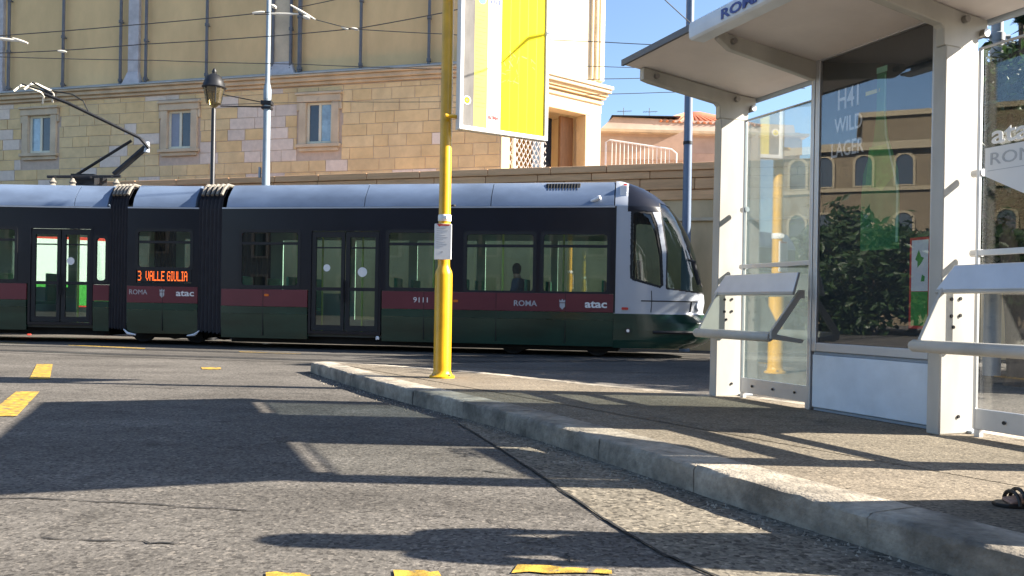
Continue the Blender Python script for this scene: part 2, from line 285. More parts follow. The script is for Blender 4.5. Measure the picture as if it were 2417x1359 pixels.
# ------------------------------------------------------------------ mesh helpers
class MB:
    def __init__(self, T=None):
        self.v = []; self.f = []; self.T = T
    def add(self, vs_, fs):
        o = len(self.v)
        for p in vs_:
            p = Vector(p)
            self.v.append(self.T @ p if self.T else p)
        self.f += [tuple(i + o for i in q) for q in fs]
        return self
    def box(self, x0, x1, y0, y1, z0, z1):
        return self.add([(x0, y0, z0), (x1, y0, z0), (x1, y1, z0), (x0, y1, z0), (x0, y0, z1), (x1, y0, z1), (x1, y1, z1), (x0, y1, z1)],
                        [(0, 3, 2, 1), (4, 5, 6, 7), (0, 1, 5, 4), (1, 2, 6, 5), (2, 3, 7, 6), (3, 0, 4, 7)])
    def quad(self, a, b, c, d): return self.add([a, b, c, d], [(0, 1, 2, 3)])
    def hexa(self, lo, hi):
        return self.add(list(lo) + list(hi), [(3, 2, 1, 0), (4, 5, 6, 7), (0, 1, 5, 4), (1, 2, 6, 5), (2, 3, 7, 6), (3, 0, 4, 7)])
    def prism(self, poly, a, b, axis='y'):
        n = len(poly)
        mk = {'y': lambda p, t: (p[0], t, p[1]), 'x': lambda p, t: (t, p[0], p[1]), 'z': lambda p, t: (p[0], p[1], t)}[axis]
        vs_ = [mk(p, a) for p in poly] + [mk(p, b) for p in poly]
        fs = [tuple(range(n)), tuple(range(2 * n - 1, n - 1, -1))] + [(i, i + n, (i + 1) % n + n, (i + 1) % n) for i in range(n)]
        return self.add(vs_, fs)
    def ring(self, outer, inner, a, b, axis='y'):
        n = len(outer)
        mk = {'y': lambda p, t: (p[0], t, p[1]), 'x': lambda p, t: (t, p[0], p[1]), 'z': lambda p, t: (p[0], p[1], t)}[axis]
        vs_ = [mk(p, a) for p in outer] + [mk(p, a) for p in inner] + [mk(p, b) for p in outer] + [mk(p, b) for p in inner]
        fs = []
        for i in range(n):
            j = (i + 1) % n
            fs += [(i, j, j + n, i + n), (i + 2 * n, i + 3 * n, j + 3 * n, j + 2 * n), (i, i + 2 * n, j + 2 * n, j), (i + n, j + n, j + 3 * n, i + 3 * n)]
        return self.add(vs_, fs)
    def tube(self, pts, r, n=8, caps=True):
        pts = [Vector(p) for p in pts]; m = len(pts)
        rs = r if isinstance(r, (list, tuple)) else [r] * m
        vs_ = []; prev = None
        for i, p in enumerate(pts):
            d = (pts[min(i + 1, m - 1)] - pts[max(i - 1, 0)]).normalized()
            if prev is None:
                a = d.cross(Vector((0, 0, 1)))
                if a.length < 0.05: a = d.cross(Vector((0, 1, 0)))
            else:
                a = prev - d * prev.dot(d)
            a.normalize(); prev = a; b = d.cross(a)
            for k in range(n):
                t = 2 * math.pi * k / n
                vs_.append(p + (a * math.cos(t) + b * math.sin(t)) * rs[i])
        fs = [(i * n + k, i * n + (k + 1) % n, (i + 1) * n + (k + 1) % n, (i + 1) * n + k) for i in range(m - 1) for k in range(n)]
        if caps: fs += [tuple(range(n - 1, -1, -1)), tuple((m - 1) * n + k for k in range(n))]
        return self.add(vs_, fs)
    def lathe(self, prof, c=(0, 0, 0), n=20):
        m = len(prof); vs_ = []
        for r, z in prof:
            for k in range(n):
                t = 2 * math.pi * k / n; vs_.append((c[0] + r * math.cos(t), c[1] + r * math.sin(t), c[2] + z))
        fs = [(i * n + k, i * n + (k + 1) % n, (i + 1) * n + (k + 1) % n, (i + 1) * n + k) for i in range(m - 1) for k in range(n)]
        fs += [tuple(range(n - 1, -1, -1)), tuple((m - 1) * n + k for k in range(n))]
        return self.add(vs_, fs)
    def build(self, name, mat, parent=None, smooth=False, bevel=0.0, org=(0, 0, 0), fix=True):
        me = bpy.data.meshes.new(name)
        o_ = Vector(org)
        me.from_pydata([tuple(p - o_) for p in self.v], [], self.f); me.update()
        if fix:
            import bmesh
            bm = bmesh.new(); bm.from_mesh(me); bmesh.ops.recalc_face_normals(bm, faces=bm.faces); bm.to_mesh(me); bm.free()
        me.materials.append(mat)
        ob = bpy.data.objects.new(name, me); col.objects.link(ob); ob.location = o_
        if parent: ob.parent = parent
        if smooth:
            for p in me.polygons: p.use_smooth = True
            if smooth != 'all': me.set_sharp_from_angle(angle=R(40))
        if bevel:
            bv = ob.modifiers.new('edge', 'BEVEL'); bv.width = bevel; bv.segments = 2; bv.limit_method = 'ANGLE'; bv.angle_limit = R(40)
        return ob

def tag(o, label=None, cat=None, group=None, kind=None):
    if label: o['label'] = label
    if cat: o['category'] = cat
    if group: o['group'] = group
    if kind: o['kind'] = kind
    return o

def thing(name, loc, label, cat, rz=0.0, group=None):
    o = bpy.data.objects.new(name, None); col.objects.link(o); o.location = loc; o.rotation_euler = (0, 0, rz); o.empty_display_size = 0.2
    return tag(o, label, cat, group)

def text(body, size, mat, parent, Mx, name='lettering', bold=0.0, ext=0.0015, align='LEFT', width=None):
    cu = bpy.data.curves.new('t', 'FONT'); cu.body = body; cu.size = size; cu.extrude = ext; cu.offset = bold; cu.align_x = align; cu.resolution_u = 3
    t = bpy.data.objects.new('t', cu); col.objects.link(t)
    dg = bpy.context.evaluated_depsgraph_get()
    me = bpy.data.meshes.new_from_object(t.evaluated_get(dg))
    bpy.data.objects.remove(t)
    me.name = name
    if width:
        xs = [v.co.x for v in me.vertices]; k = width / (max(xs) - min(xs)); x0 = min(xs)
        for v in me.vertices: v.co.x = (v.co.x - x0) * k
    me.transform(Mx)
    me.materials.clear(); me.materials.append(mat)
    o = bpy.data.objects.new(name, me); col.objects.link(o)
    if parent: o.parent = parent
    return o

def facing(T, x, y, z):       # lettering that reads from the -y side of frame T
    return (T if T else Matrix()) @ Matrix.Translation((x, y, z)) @ Matrix.Rotation(R(90), 4, 'X')

def panel_with_holes(mb, x0, x1, z0, z1, y0, y1, holes):
    xs = sorted({x0, x1, *[h[0] for h in holes], *[h[1] for h in holes]}); zs = sorted({z0, z1, *[h[2] for h in holes], *[h[3] for h in holes]})
    xs = [x for x in xs if x0 <= x <= x1]; zs = [z for z in zs if z0 <= z <= z1]
    for i in range(len(xs) - 1):
        run = None
        for j in range(len(zs) - 1):
            cx, cz = (xs[i] + xs[i + 1]) / 2, (zs[j] + zs[j + 1]) / 2
            if any(h[0] < cx < h[1] and h[2] < cz < h[3] for h in holes):
                if run: mb.box(xs[i], xs[i + 1], y0, y1, *run); run = None
            else:
                run = [run[0], zs[j + 1]] if run else [zs[j], zs[j + 1]]
        if run: mb.box(xs[i], xs[i + 1], y0, y1, *run)
    return mb

def frame_at(x, y, yaw, z=0.0): return Matrix.Translation((x, y, z)) @ Matrix.Rotation(yaw, 4, 'Z')

def rrect(x0, x1, z0, z1, r, n=4):
    pts = []
    for cx_, cz_, a0 in ((x1 - r, z1 - r, 0), (x0 + r, z1 - r, 90), (x0 + r, z0 + r, 180), (x1 - r, z0 + r, 270)):
        for k in range(n + 1):
            a = R(a0 + 90 * k / n); pts.append((cx_ + r * math.cos(a), cz_ + r * math.sin(a)))
    return pts

# ================================================================== SETTING
# --- road
mb = MB(); mb.quad((-260, -200, 0), (260, -200, 0), (260, 300, 0), (-260, 300, 0))
road = tag(mb.build('road', M['road']), kind='structure')

def ribbon(pts, wd, z, jit=0.0, rr=None):
    m = MB(); P = []
    for i, (x, y) in enumerate(pts):
        a = Vector(pts[max(i - 1, 0)]); b = Vector(pts[min(i + 1, len(pts) - 1)]); d = (b - a).normalized()
        w_ = (wd[i] if isinstance(wd, list) else wd) * (1 + (rr.uniform(-jit, jit) if rr else 0)) / 2
        n = Vector((-d.y, d.x)); P.append((Vector((x, y)) + n * w_, Vector((x, y)) - n * w_))
    vs_ = []
    for a, b in P: vs_ += [(a.x, a.y, z), (b.x, b.y, z)]
    m.add(vs_, [(2 * i, 2 * i + 1, 2 * i + 3, 2 * i + 2) for i in range(len(P) - 1)])
    return m

def wander(a, b, n, amp, rr):
    out = []
    for i in range(n + 1):
        t = i / n; d = Vector(b) - Vector(a); nn = Vector((-d.y, d.x)).normalized()
        out.append(tuple(Vector(a) + d * t + nn * rr.uniform(-amp, amp) * (1 if 0 < i < n else 0)))
    return out

# painted dashes on the road
MARKS = [[(-6.95, 12.12), (-6.74, 12.17), (-5.54, 9.93), (-5.76, 9.89)],
         [(-5.10, 8.53), (-4.88, 8.56), (-4.03, 6.76), (-4.26, 6.70)],
         [(-9.3, 17.35), (-7.35, 16.62), (-7.28, 16.42), (-9.2, 17.15)],
         [(-11.9, 18.0), (-10.4, 17.75), (-10.36, 17.58), (-11.9, 17.8)],
         [(-5.3, 16.05), (-4.0, 15.72), (-3.95, 15.5), (-5.2, 15.85)],
         [(-4.52, 12.06), (-4.25, 12.1), (-4.12, 11.74), (-4.38, 11.70)],
         [(-0.86, 2.955), (-0.70, 2.95), (-0.67, 2.84), (-0.84, 2.85)],
         [(-0.42, 3.00), (-0.245, 2.99), (-0.22, 2.85), (-0.39, 2.86)],
         [(0.04, 3.09), (0.385, 3.05), (0.38, 2.995), (0.02, 3.0)]]
for q in MARKS:
    m = MB(); n = 6
    top = [Vector(q[0]).lerp(Vector(q[1]), i / n) for i in range(n + 1)]; bot = [Vector(q[3]).lerp(Vector(q[2]), i / n) for i in range(n + 1)]
    vs_ = []
    for i in range(n + 1):
        for p in (top[i], bot[i]):
            vs_.append((p.x + rnd.uniform(-.008, .008), p.y + rnd.uniform(-.012, .012), 0.0065))
    m.add(vs_, [(2 * i, 2 * i + 1, 2 * i + 3, 2 * i + 2) for i in range(n)])
    m.build('road_marking', M['yellow_line'], road)
# cracks and the joint of the gutter
CR = [([(-2.9, 4.05), (-2.2, 3.98), (-1.75, 3.93), (-1.15, 3.82)], 0.016), ([(-1.9, 3.35), (-1.55, 3.32), (-1.3, 3.28)], 0.02),
      ([(-0.42, 3.82), (-0.2, 3.78), (0.0, 3.66), (0.12, 3.5), (0.2, 3.36), (0.24, 3.2), (0.25, 3.13)], 0.012), ([(0.12, 3.45), (-0.05, 3.33), (-0.25, 3.3), (-0.45, 3.24)], 0.009),
      ([(0.24, 3.2), (0.5, 3.25), (0.7, 3.2)], 0.008), ([(-5.0, 9.4), (-3.5, 9.0), (-2.6, 8.85), (-1.9, 8.75)], 0.02), ([(-2.1, 10.9), (-1.6, 10.2), (-1.2, 9.5)], 0.02),
      ([(-0.3, 4.9), (-0.05, 4.8), (0.1, 4.7)], 0.02), ([(-6.5, 14.1), (-5.0, 13.6), (-3.4, 13.2)], 0.05)]
for pts, wd in CR:
    full = []
    for a, b in zip(pts, pts[1:]): full += wander(a, b, 6, 0.02, rnd)[:-1]
    full.append(pts[-1])
    wds = [wd * rnd.choice((0.08, .3, .5, .7, .9)) for _ in full]; wds[0] = wds[-1] = 0.002
    ribbon(full, wds, 0.0045).build('crack', M['crack'], road)

# --- kerb line of the traffic island (front edge of the kerb, far tip first)
KF = [(-2.80, 11.55), (-2.1, 10.15), (-1.37, 8.73), (-0.72, 7.62), (-0.10, 6.57), (0.48, 5.42), (0.86, 4.60), (1.20, 3.90), (1.46, 3.40), (1.78, 2.78), (2.12, 2.10), (2.62, 1.1), (3.2, 0.0), (4.2, -2.0)]
KZ = 0.145
def along(poly, d):
    for a, b in zip(poly, poly[1:]):
        a, b = Vector(a), Vector(b); L_ = (b - a).length
        if d <= L_: return a + (b - a) * (d / L_), (b - a).normalized()
        d -= L_
    return b, (b - a).normalized()
KLEN = sum((Vector(b) - Vector(a)).length for a, b in zip(KF, KF[1:]))

# gutter strip on the road at the foot of the kerb
GJ = [(-0.42, 6.75), (-0.065, 5.60), (0.19, 4.70), (0.43, 3.80), (0.60, 3.28), (0.78, 2.95), (1.25, 2.0), (1.9, 0.9), (2.8, -0.9)]
gk = [along(KF, 5.0 + i * (KLEN - 5.5) / 20)[0] for i in range(21)]
m = MB(); gj = [GJ[0]] + [tuple(along(GJ, i * 0.445)[0]) for i in range(1, 21)]
# straight strips between the joint and kerb, laid as one sheet
poly = [(p[0], p[1], 0.004) for p in gj] + [(p.x + 0.05, p.y + 0.02, 0.004) for p in reversed(gk)]
import bmesh
m.add(poly, [tuple(range(len(poly)))])
g = m.build('gutter', M['gutter'], None); tag(g, kind='structure')
jt = []
for a, b in zip(GJ, GJ[1:]): jt += wander(a, b, 8, 0.006, rnd)[:-1]
ribbon(jt, [0.014 * rnd.uniform(0.5, 1.3) for _ in jt], 0.0085).build('joint', M['crack'], g)

m = MB(); rr = random.Random(77)
for k in range(900):
    d = rr.uniform(0.3, KLEN - 3); p, t = along(KF, d); nn = Vector((t.y, -t.x)); q = p + nn * (0.02 + abs(rr.gauss(0, .10))); r_ = rr.uniform(.003, .011)
    a = rr.uniform(0, 6.3); m.add([(q.x + r_ * math.cos(a), q.y + r_ * math.sin(a), .004), (q.x + r_ * math.cos(a + 2.1), q.y + r_ * math.sin(a + 2.1), .004), (q.x + r_ * math.cos(a + 4.2), q.y + r_ * math.sin(a + 4.2), .004), (q.x, q.y, .004 + r_ * 1.1)], [(0, 1, 3), (1, 2, 3), (2, 0, 3)])
tag(m.build('grit', M['kerb']), kind='stuff')

# island surface
IE = [(-2.62, 11.72), (-1.6, 11.2), (-0.36, 10.30), (0.89, 8.97), (1.90, 8.02), (2.30, 8.02), (2.75, 7.35), (3.55, 5.5), (4.35, 3.6), (5.6, 0.6), (6.5, -2)]
inner = []
for i in range(41):
    p, d = along(KF, KLEN * i / 40); nn = Vector((-d.y, d.x)); inner.append(p + nn * 0.22)
m = MB(); pl = [(p.x, p.y, KZ) for p in inner] + [(x - 0.03, y - 0.06, KZ) for x, y in reversed(IE)]
m.add(pl, [tuple(range(len(pl)))])
pave = tag(m.build('pavement', M['pave']), kind='structure')

def stone_run(poly, total, width, ztop, name, parent, mat, lens, seed, side=1, dz=0.0):
    rr = random.Random(seed); d = 0.0; i = 0
    while d < total - 0.05:
        L_ = lens[i] if i < len(lens) else rr.uniform(0.85, 1.15); i += 1
        L_ = min(L_, total - d)
        m = MB(); n = max(2, int(L_ / 0.07)); g_ = 0.004 * rr.uniform(.6, 1.6)
        # cross-section: worn arris, face leaning back a little
        rows = []
        for k in range(n + 1):
            s = d + g_ + (L_ - 2 * g_) * k / n
            p, t = along(poly, s); nn = Vector((-t.y, t.x)) * side
            j = lambda a: rr.uniform(-a, a)
            sec = [(0.0 + j(.003), -0.12), (0.0 + j(.006), 0.055), (0.004 + j(.007), ztop - 0.022 + j(.007)), (0.009 + j(.008), ztop - 0.007 + j(.006)), (0.024 + j(.008), ztop + dz + j(.002)), (width * 0.6, ztop + dz + j(.003)), (width + j(.006), ztop + dz - 0.001 + j(.002)), (width, -0.12)]
            rows.append([(p.x + nn.x * a, p.y + nn.y * a, z) for a, z in sec])
        ns = len(rows[0]); vs_ = [q for r_ in rows for q in r_]
        fs = [(a * ns + b, a * ns + b + 1, (a + 1) * ns + b + 1, (a + 1) * ns + b) for a in range(n) for b in range(ns - 1)]
        fs += [tuple(range(ns)), tuple(n * ns + b for b in range(ns - 1, -1, -1))]
        m.add(vs_, fs); m.build(name, mat, parent, smooth=True)
        d += L_
kerb = bpy.data.objects.new('kerb', None); col.objects.link(kerb); tag(kerb, kind='structure')
stone_run(KF, KLEN, 0.30, KZ, 'kerb_stone', kerb, M['kerb'], [1.0, 1.02, .98, 1.0, 1.05, .75, .36, 1.0, .96, 1.1, 1.02, .9, .85], 3, 1, 0.003)
IEK = IE
stone_run(IEK, sum((Vector(b) - Vector(a)).length for a, b in zip(IEK, IEK[1:])), 0.16, KZ, 'kerb_stone', kerb, M['kerb'], [], 5, -1, 0.003)

# --- tram tracks: rails let into the road
TR = [(-40, 20.0), (-20, 18.75), (-11.3, 18.2), (-8.6, 18.02), (-6.13, 17.4), (1.94, 16.0), (8, 14.9), (20, 12.4), (40, 7.5)]
def offset(poly, dn):
    out = []
    for i, p in enumerate(poly):
        d = (Vector(poly[min(i + 1, len(poly) - 1)]) - Vector(poly[max(i - 1, 0)])).normalized(); out.append((p[0] - d.y * dn, p[1] + d.x * dn))
    return out
bed = ribbon(offset(TR, -0.15), 6.6, 0.004).build('track_bed', M['trackbed']); tag(bed, kind='structure')
TRD = []                      # the tram's own line, sampled finely so that the second track can run into it
for a, b in zip(TR, TR[1:]):
    for k in range(8): TRD.append((a[0] + (b[0] - a[0]) * k / 8, a[1] + (b[1] - a[1]) * k / 8))
TRD.append(TR[-1])
def shifted(dn0, dn1, e):
    """a rail at offset dn0 on the left that closes up to dn1 between x = -3 and x = 6"""
    out = []
    for i, p in enumerate(TRD):
        d = (Vector(TRD[min(i + 1, len(TRD) - 1)]) - Vector(TRD[max(i - 1, 0)])).normalized(); t = min(1, max(0, (p[0] + 3) / 9)); t = t * t * (3 - 2 * t); o_ = dn0 + (dn1 - dn0) * t + e
        if p[0] < 6.5 or dn0 == dn1: out.append((p[0] - d.y * o_, p[1] + d.x * o_))
    return out
for dn, d1 in ((-2.95, .42), (-1.5, 1.87), (0.42, .42), (1.87, 1.87)):
    zz = 0.0085 if dn > 0 else 0.0078
    r_ = ribbon(shifted(dn, d1, 0), 0.07, zz).build('rail', M['steel'], bed); ribbon(shifted(dn, d1, .07), 0.07, zz).build('rail_groove', M['crack'], r_)
    for e in (-0.11, 0.19): ribbon(shifted(dn, d1, e), 0.045, zz + .0004).build('rail_joint', M['crack'], r_)

# --- terrace behind the retaining wall
m = MB(); T = frame_at(-.09, 21.0, -math.atan2(3.5, 11.65))
m.T = T; m.box(-60, 70, 0.35, 90, 0.0, 3.9)
tag(m.build('terrace', M['pinkwall']), kind='structure')

# ================================================================== RETAINING WALL
wl_ = thing('retaining_wall', (-.09, 21.0, 0), 'long low beige wall with brown stone coping running behind the tram', 'wall', -math.atan2(3.5, 11.65))
m = MB(); m.box(-30, 60, 0.0, 0.34, 0, 3.07); m.build('wall_face', M['wallstone'], wl_)
m = MB(); m.box(-30, 60, -0.07, 0.30, 3.075, 3.15); m.build('ledge', M['stone'], wl_, bevel=0.01)
m = MB(); m.box(-30, 60, 0.0, 0.30, 3.153, 3.58); m.build('frieze', M['wallstone'], wl_)
x = -14.0; rr = random.Random(11)
for row, (z0, z1, y0) in enumerate(((3.585, 3.83, -0.04), (3.835, 4.10, -0.07), (4.105, 4.28, -0.10), (4.285, 4.46, -0.14))):
    x = -14.0 + 0.4 * row
    while x < 8.5:
        L_ = rr.uniform(1.3, 1.9); m = MB(); m.box(x + .006, x + L_ - .006, y0, 0.42 - 0.01 * row, z0, z1 + rr.uniform(-.006, .0)); m.build('coping_stone', M['terracotta'], wl_, bevel=0.015); x += L_

# ================================================================== BIG TAN BUILDING
BC = Vector((-.38, 24.45)); FY = -math.atan2(4.85, 17.82); EY = math.atan2(2.75, 3.4)
bld = thing('tan_palazzo', (BC.x, BC.y, 3.9), 'large tan palazzo with block stone base, thin pipes and three small windows behind the tram', 'building')
org = Matrix.Translation((-BC.x, -BC.y, -3.9))
TF = org @ frame_at(BC.x, BC.y, FY); TE = org @ frame_at(BC.x, BC.y, EY)
def loc2(T, x, y): p = T @ Vector((x, y, 0)); return (p.x, p.y)
WIN = [(-17.59, -15.96, 5.80, 7.65, 'sky', 'dark'), (-11.89, -10.32, 5.76, 7.57, 'blind', 'darkblind'), (-6.77, -5.21, 5.75, 7.60, 'dark', 'sky')]
holes = [(a + 0.33, b - 0.33, z0 + 0.25, z1 - 0.30) for a, b, z0, z1, *_ in WIN]
m = MB(TF); panel_with_holes(m, -30, -0.02, 3.9, 7.83, 0.0, 0.5, holes); m.build('base_wall', M['mortar'], bld)
m = MB(TF); m.box(-30, -0.02, 0.02, 0.5, 7.84, 18); m.build('upper_wall', M['stucco'], bld)
# body behind
plan = [loc2(TF, -30, 0.7), loc2(TF, -0.9, 0.7), loc2(TE, 0.6, 2.0), loc2(TE, 4.0, 2.0), loc2(TE, 4.0, 10), loc2(TF, -30, 12)]
m = MB(); m.prism(plan, 0.0, 14.0, 'z'); m.build('core', M['stucco'], bld)
# stone blocks of the base, course by course, leaving the window surrounds free
rr = random.Random(21); z = 4.02; course = 0; stones = []
while z < 7.7:
    hgt = min(0.362, 7.80 - z)
    x = -19.2 - rr.uniform(0, .5)
    while x < -0.08:
        L_ = rr.choice((0.52, 0.62, 0.72, 0.80, 0.92, 1.05)) * rr.uniform(0.9, 1.1)
        a, b = x, min(x + L_, -0.05); x += L_
        segs = [(a, b)]
        for wa, wb, wz0, wz1, *_ in WIN:
            if z + hgt > wz0 + 0.02 and z < wz1 - 0.02:
                ns = []
                for s0, s1 in segs:
                    if s1 <= wa or s0 >= wb: ns.append((s0, s1))
                    else:
                        if s0 < wa - 0.08: ns.append((s0, wa))
                        if s1 > wb + 0.08: ns.append((wb, s1))
                segs = ns
        for s0, s1 in segs: stones.append((s0, s1, z, z + hgt))
    z += hgt + 0.0; course += 1
vis = [s for s in stones if s[0] > -18.9 and s[2] > 4.6]
rest = [s for s in stones if s not in vis]
if len(vis) > 296: rest += vis[296:]; vis = vis[:296]
def greyish(xc, zc, r_):
    if xc < -17.9: return r_ < 0.75
    if -8.9 < xc < -7.0 and zc < 7.2: return r_ < 0.82
    if -3.6 < xc < -0.3: return r_ < 0.22
    return r_ < 0.10
for s0, s1, z0, z1 in vis:
    m = MB(TF); pr = rr.uniform(0.010, 0.024); j = 0.010
    m.box(s0 + j, s1 - j, -pr, 0.01, z0 + j, z1 - j)
    gm = M['block_grey'] if greyish((s0 + s1) / 2, z0, rr.random()) else (M['block'] if rr.random() < .65 else M['block2'])
    m.build('stone_block', gm, bld)
m = MB(TF)
for s0, s1, z0, z1 in rest: m.box(s0 + .013, s1 - .013, -0.03, 0.01, z0 + .013, z1 - .013)
if rest: tag(m.build('far_stone_blocks', M['block'], bld), kind='stuff')
# cornice
for z0, z1, pr, mt in ((7.835, 7.93, 0.10, 'stone'), (7.935, 8.06, 0.20, 'stone'), (8.065, 8.13, 0.30, 'stone')):
    m = MB(TF); m.box(-30, 0.0, -pr, 0.03, z0, z1); m.build('cornice', M[mt], bld, bevel=0.015)
m = MB(TF); m.hexa([(-30, -.33, 8.135), (0, -.33, 8.135), (0, .05, 8.135), (-30, .05, 8.135)], [(-30, -.33, 8.165), (0, -.33, 8.165), (0, .05, 8.33), (-30, .05, 8.33)]); m.build('flashing', M['lead'], bld)
# pilasters and pipes on the upper wall
for x0, wd, mt in ((-18.62, 0.46, 'pilaster'), (-12.92, 0.42, 'pilaster'), (-7.3, 0.62, 'stone')):
    m = MB(TF); m.box(x0 - wd / 2, x0 + wd / 2, -0.10, 0.03, 8.30, 18)
    pil = m.build('pilaster', M[mt], bld, bevel=0.02)
    m = MB(TF); m.hexa([(x0 - wd * .8, -.24, 8.2), (x0 + wd * .8, -.24, 8.2), (x0 + wd * .8, .02, 8.2), (x0 - wd * .8, .02, 8.2)], [(x0 - wd * .52, -.12, 8.62), (x0 + wd * .52, -.12, 8.62), (x0 + wd * .52, .02, 8.62), (x0 - wd * .52, .02, 8.62)])
    m.build('pilaster_base', M['pilaster'], pil, bevel=0.02)
for k, x0 in enumerate((-18.09, -15.76, -13.40, -12.39, -10.05, -7.62, -6.98, -6.66, -4.56, -2.31)):
    m = MB(TF); r_ = 0.05 if k != 7 else 0.07
    m.tube([(x0, -0.12, 8.25), (x0, -0.12, 12.5), (x0, -0.12, 18)], r_, 8)
    pp = m.build('downpipe', M['pipe'], bld, smooth=True)
    m = MB(TF)
    for zc in (8.32, 9.6 + 0.35 * (k % 3), 11.4): m.tube([(x0, -0.12, zc), (x0, -0.12, zc + .09)], r_ + .022, 8); m.box(x0 - .02, x0 + .02, -.1, .03, zc + .02, zc + .06)
    m.build('pipe_clip', M['pipe'], pp)
# windows
for a, b, z0, z1, l_, r_ in WIN:
    m = MB(TF); ix0, ix1, iz0, iz1 = a + .33, b - .33, z0 + .25, z1 - .30
    xo0, xo1 = a + 0.09, b - 0.09
    m.box(xo0, ix0, -.09, .02, iz0 - .02, iz1); m.box(ix1, xo1, -.09, .02, iz0 - .02, iz1); m.box(a + .02, b - .02, -.11, .02, iz1 + .003, z1 - .08); m.box(a - .02, b + .02, -.16, .02, z1 - .077, z1)
    m.box(a + .02, b - .02, -.15, .02, iz0 - .13, iz0 - .023)
    m.box(a + .1, b - .1, -.09, .02, z0, iz0 - .133)
    for zz in (iz1 - .25,): m.box(a, xo0 - .003, -.07, .02, zz, iz1); m.box(xo1 + .003, b, -.07, .02, zz, iz1)
    wnd = m.build('window', M['stone'], bld, bevel=0.012)
    m = MB(TF); mid = (ix0 + ix1) / 2
    panel_with_holes(m, ix0, ix1, iz0, iz1, 0.03, 0.09, [(ix0 + .08, mid - .045, iz0 + .08, iz1 - .075), (mid + .045, ix1 - .08, iz0 + .08, iz1 - .075)])
    m.build('window_frame', M['upvc'], wnd, bevel=0.006)
    for (p0, p1, kd) in ((ix0 + .08, mid - .045, l_), (mid + .045, ix1 - .08, r_)):
        m = MB(TF); m.box(p0, p1, 0.06, 0.07, iz0 + .08, iz1 - .075)
        m.build('pane', {'sky': M['sky_glass'], 'dark': M['dark_glass'], 'blind': M['curtain'], 'darkblind': M['dark_glass']}[kd], wnd)
# sunlit end
m = MB(TE)
m.box(-0.0, 4.1, 0.0, 2.1, 7.32, 18); m.build('end_wall', M['cream'], bld)
m = MB(TE); m.box(3.52, 4.1, 0.003, 2.1, 3.9, 7.31); m.build('end_pier', M['cream'], bld, bevel=0.02)
m = MB(TE); m.box(-0.02, 0.31, 0.003, 0.5, 3.9, 7.31); m.build('corner_pier', M['cream_trim'], bld, bevel=0.02)
m = MB(TE); m.box(3.36, 3.515, -0.05, 0.4, 3.9, 7.16); m.box(0.33, 3.515, -0.05, 0.4, 7.165, 7.31); m.box(3.52, 4.0, -.04, 0.001, 5.3, 7.3); m.build('opening_trim', M['cream_trim'], bld, bevel=0.015)
m = MB(TE); m.box(3.56, 3.62, -0.10, 0.001, 8.35, 18); m.box(3.92, 4.12, -0.10, 0.001, 8.35, 18); m.build('corner_strip', M['cream'], bld, bevel=0.015)
m = MB(TE); m.tube([(3.77, -0.07, 8.35), (3.77, -0.07, 18)], 0.065, 8); m.build('downpipe', M['stone'], bld, smooth=True)
for z0, z1, pr, mt in ((7.60, 7.72, 0.06, 'cream_trim'), (7.76, 7.84, 0.14, 'cream_trim'), (7.845, 7.95, 0.20, 'cream_trim'), (7.955, 8.06, 0.30, 'cream'), (8.065, 8.17, 0.36, 'cream')):
    m = MB(TE); m.box(-0.02, 4.1 + pr * .6, -pr, 0.001, z0, z1); m.build('end_cornice', M[mt], bld, bevel=0.015)
m = MB(TE)     # diamond lattice
for k in range(-14, 12):
    for sg in (1, -1):
        x0 = 1.08 + k * 0.17; pts = []
        for zz in (3.95, 6.1):
            pts.append((x0 + sg * (zz - 5.0) * 0.62, zz))
        (xa, za), (xb, zb) = pts
        def clip(x, z_):
            return x, z_
        steps = 24; seg = []
        for i in range(steps + 1):
            t = i / steps; xx = xa + (xb - xa) * t; zz = za + (zb - za) * t
            if 0.33 < xx < 1.85: seg.append((xx, 0.10 + 0.012 * sg, zz))
        if len(seg) > 1: m.tube([seg[0], seg[-1]], 0.016, 4)
tag(m.build('lattice_screen', M['railing'], bld), kind='stuff')
for x0 in (0.52, 1.62):
    m = MB(TE); m.lathe([(.05, 0), (.05, .1), (.09, .35), (.05, .75), (.08, 1.1), (.05, 1.4), (.05, 2.1)], (x0, 0.08, 3.95), 10); m.build('baluster', M['railing'], bld, smooth=True)
m = MB(TE); m.box(1.95, 2.75, 0.9, 0.95, 3.9, 7.1); m.build('porch_glass', M['dark_glass'], bld)
m = MB(TE); m.box(2.78, 3.34, 0.5, 0.62, 3.9, 7.14); m.build('door', M['wood'], bld, bevel=0.02)

# ================================================================== HOUSE BEHIND
HD = 42.0
hs = thing('pink_house', (7.5, HD, 3.9), 'pinkish house with dark eaves and terracotta hipped roof far behind the wall', 'house')
T = Matrix.Translation((-7.5, -HD, -3.9))
m = MB(T); m.box(4.0, 14.5, HD, HD + 9, 3.9, 10.05); m.build('wall', M['pinkwall'], hs)
m = MB(T); m.box(3.9, 14.6, HD - .02, HD + .01, 8.9, 9.7); m.build('painted_shade_band', M['eaves_shade'], hs)  # darker wall colour standing in for the shade under the eaves
m = MB(T); m.hexa([(3.7, HD - .5, 9.86), (14.8, HD - .5, 9.78), (14.8, HD + 9, 9.78), (3.7, HD + 9, 9.86)], [(3.7, HD - .5, 10.0), (14.8, HD - .5, 9.9), (14.8, HD + 9, 9.9), (3.7, HD + 9, 10.0)]); m.build('eaves', M['stone'], hs)
m = MB(T); m.hexa([(4.3, HD - .2, 10.0), (14.2, HD - .2, 9.9), (14.2, HD + 8, 9.9), (4.3, HD + 8, 10.0)], [(5.0, HD + .1, 10.72), (14.2, HD + .1, 10.45), (14.2, HD + 8, 10.45), (5.0, HD + 8, 10.72)]); m.build('attic', M['pinkwall'], hs)
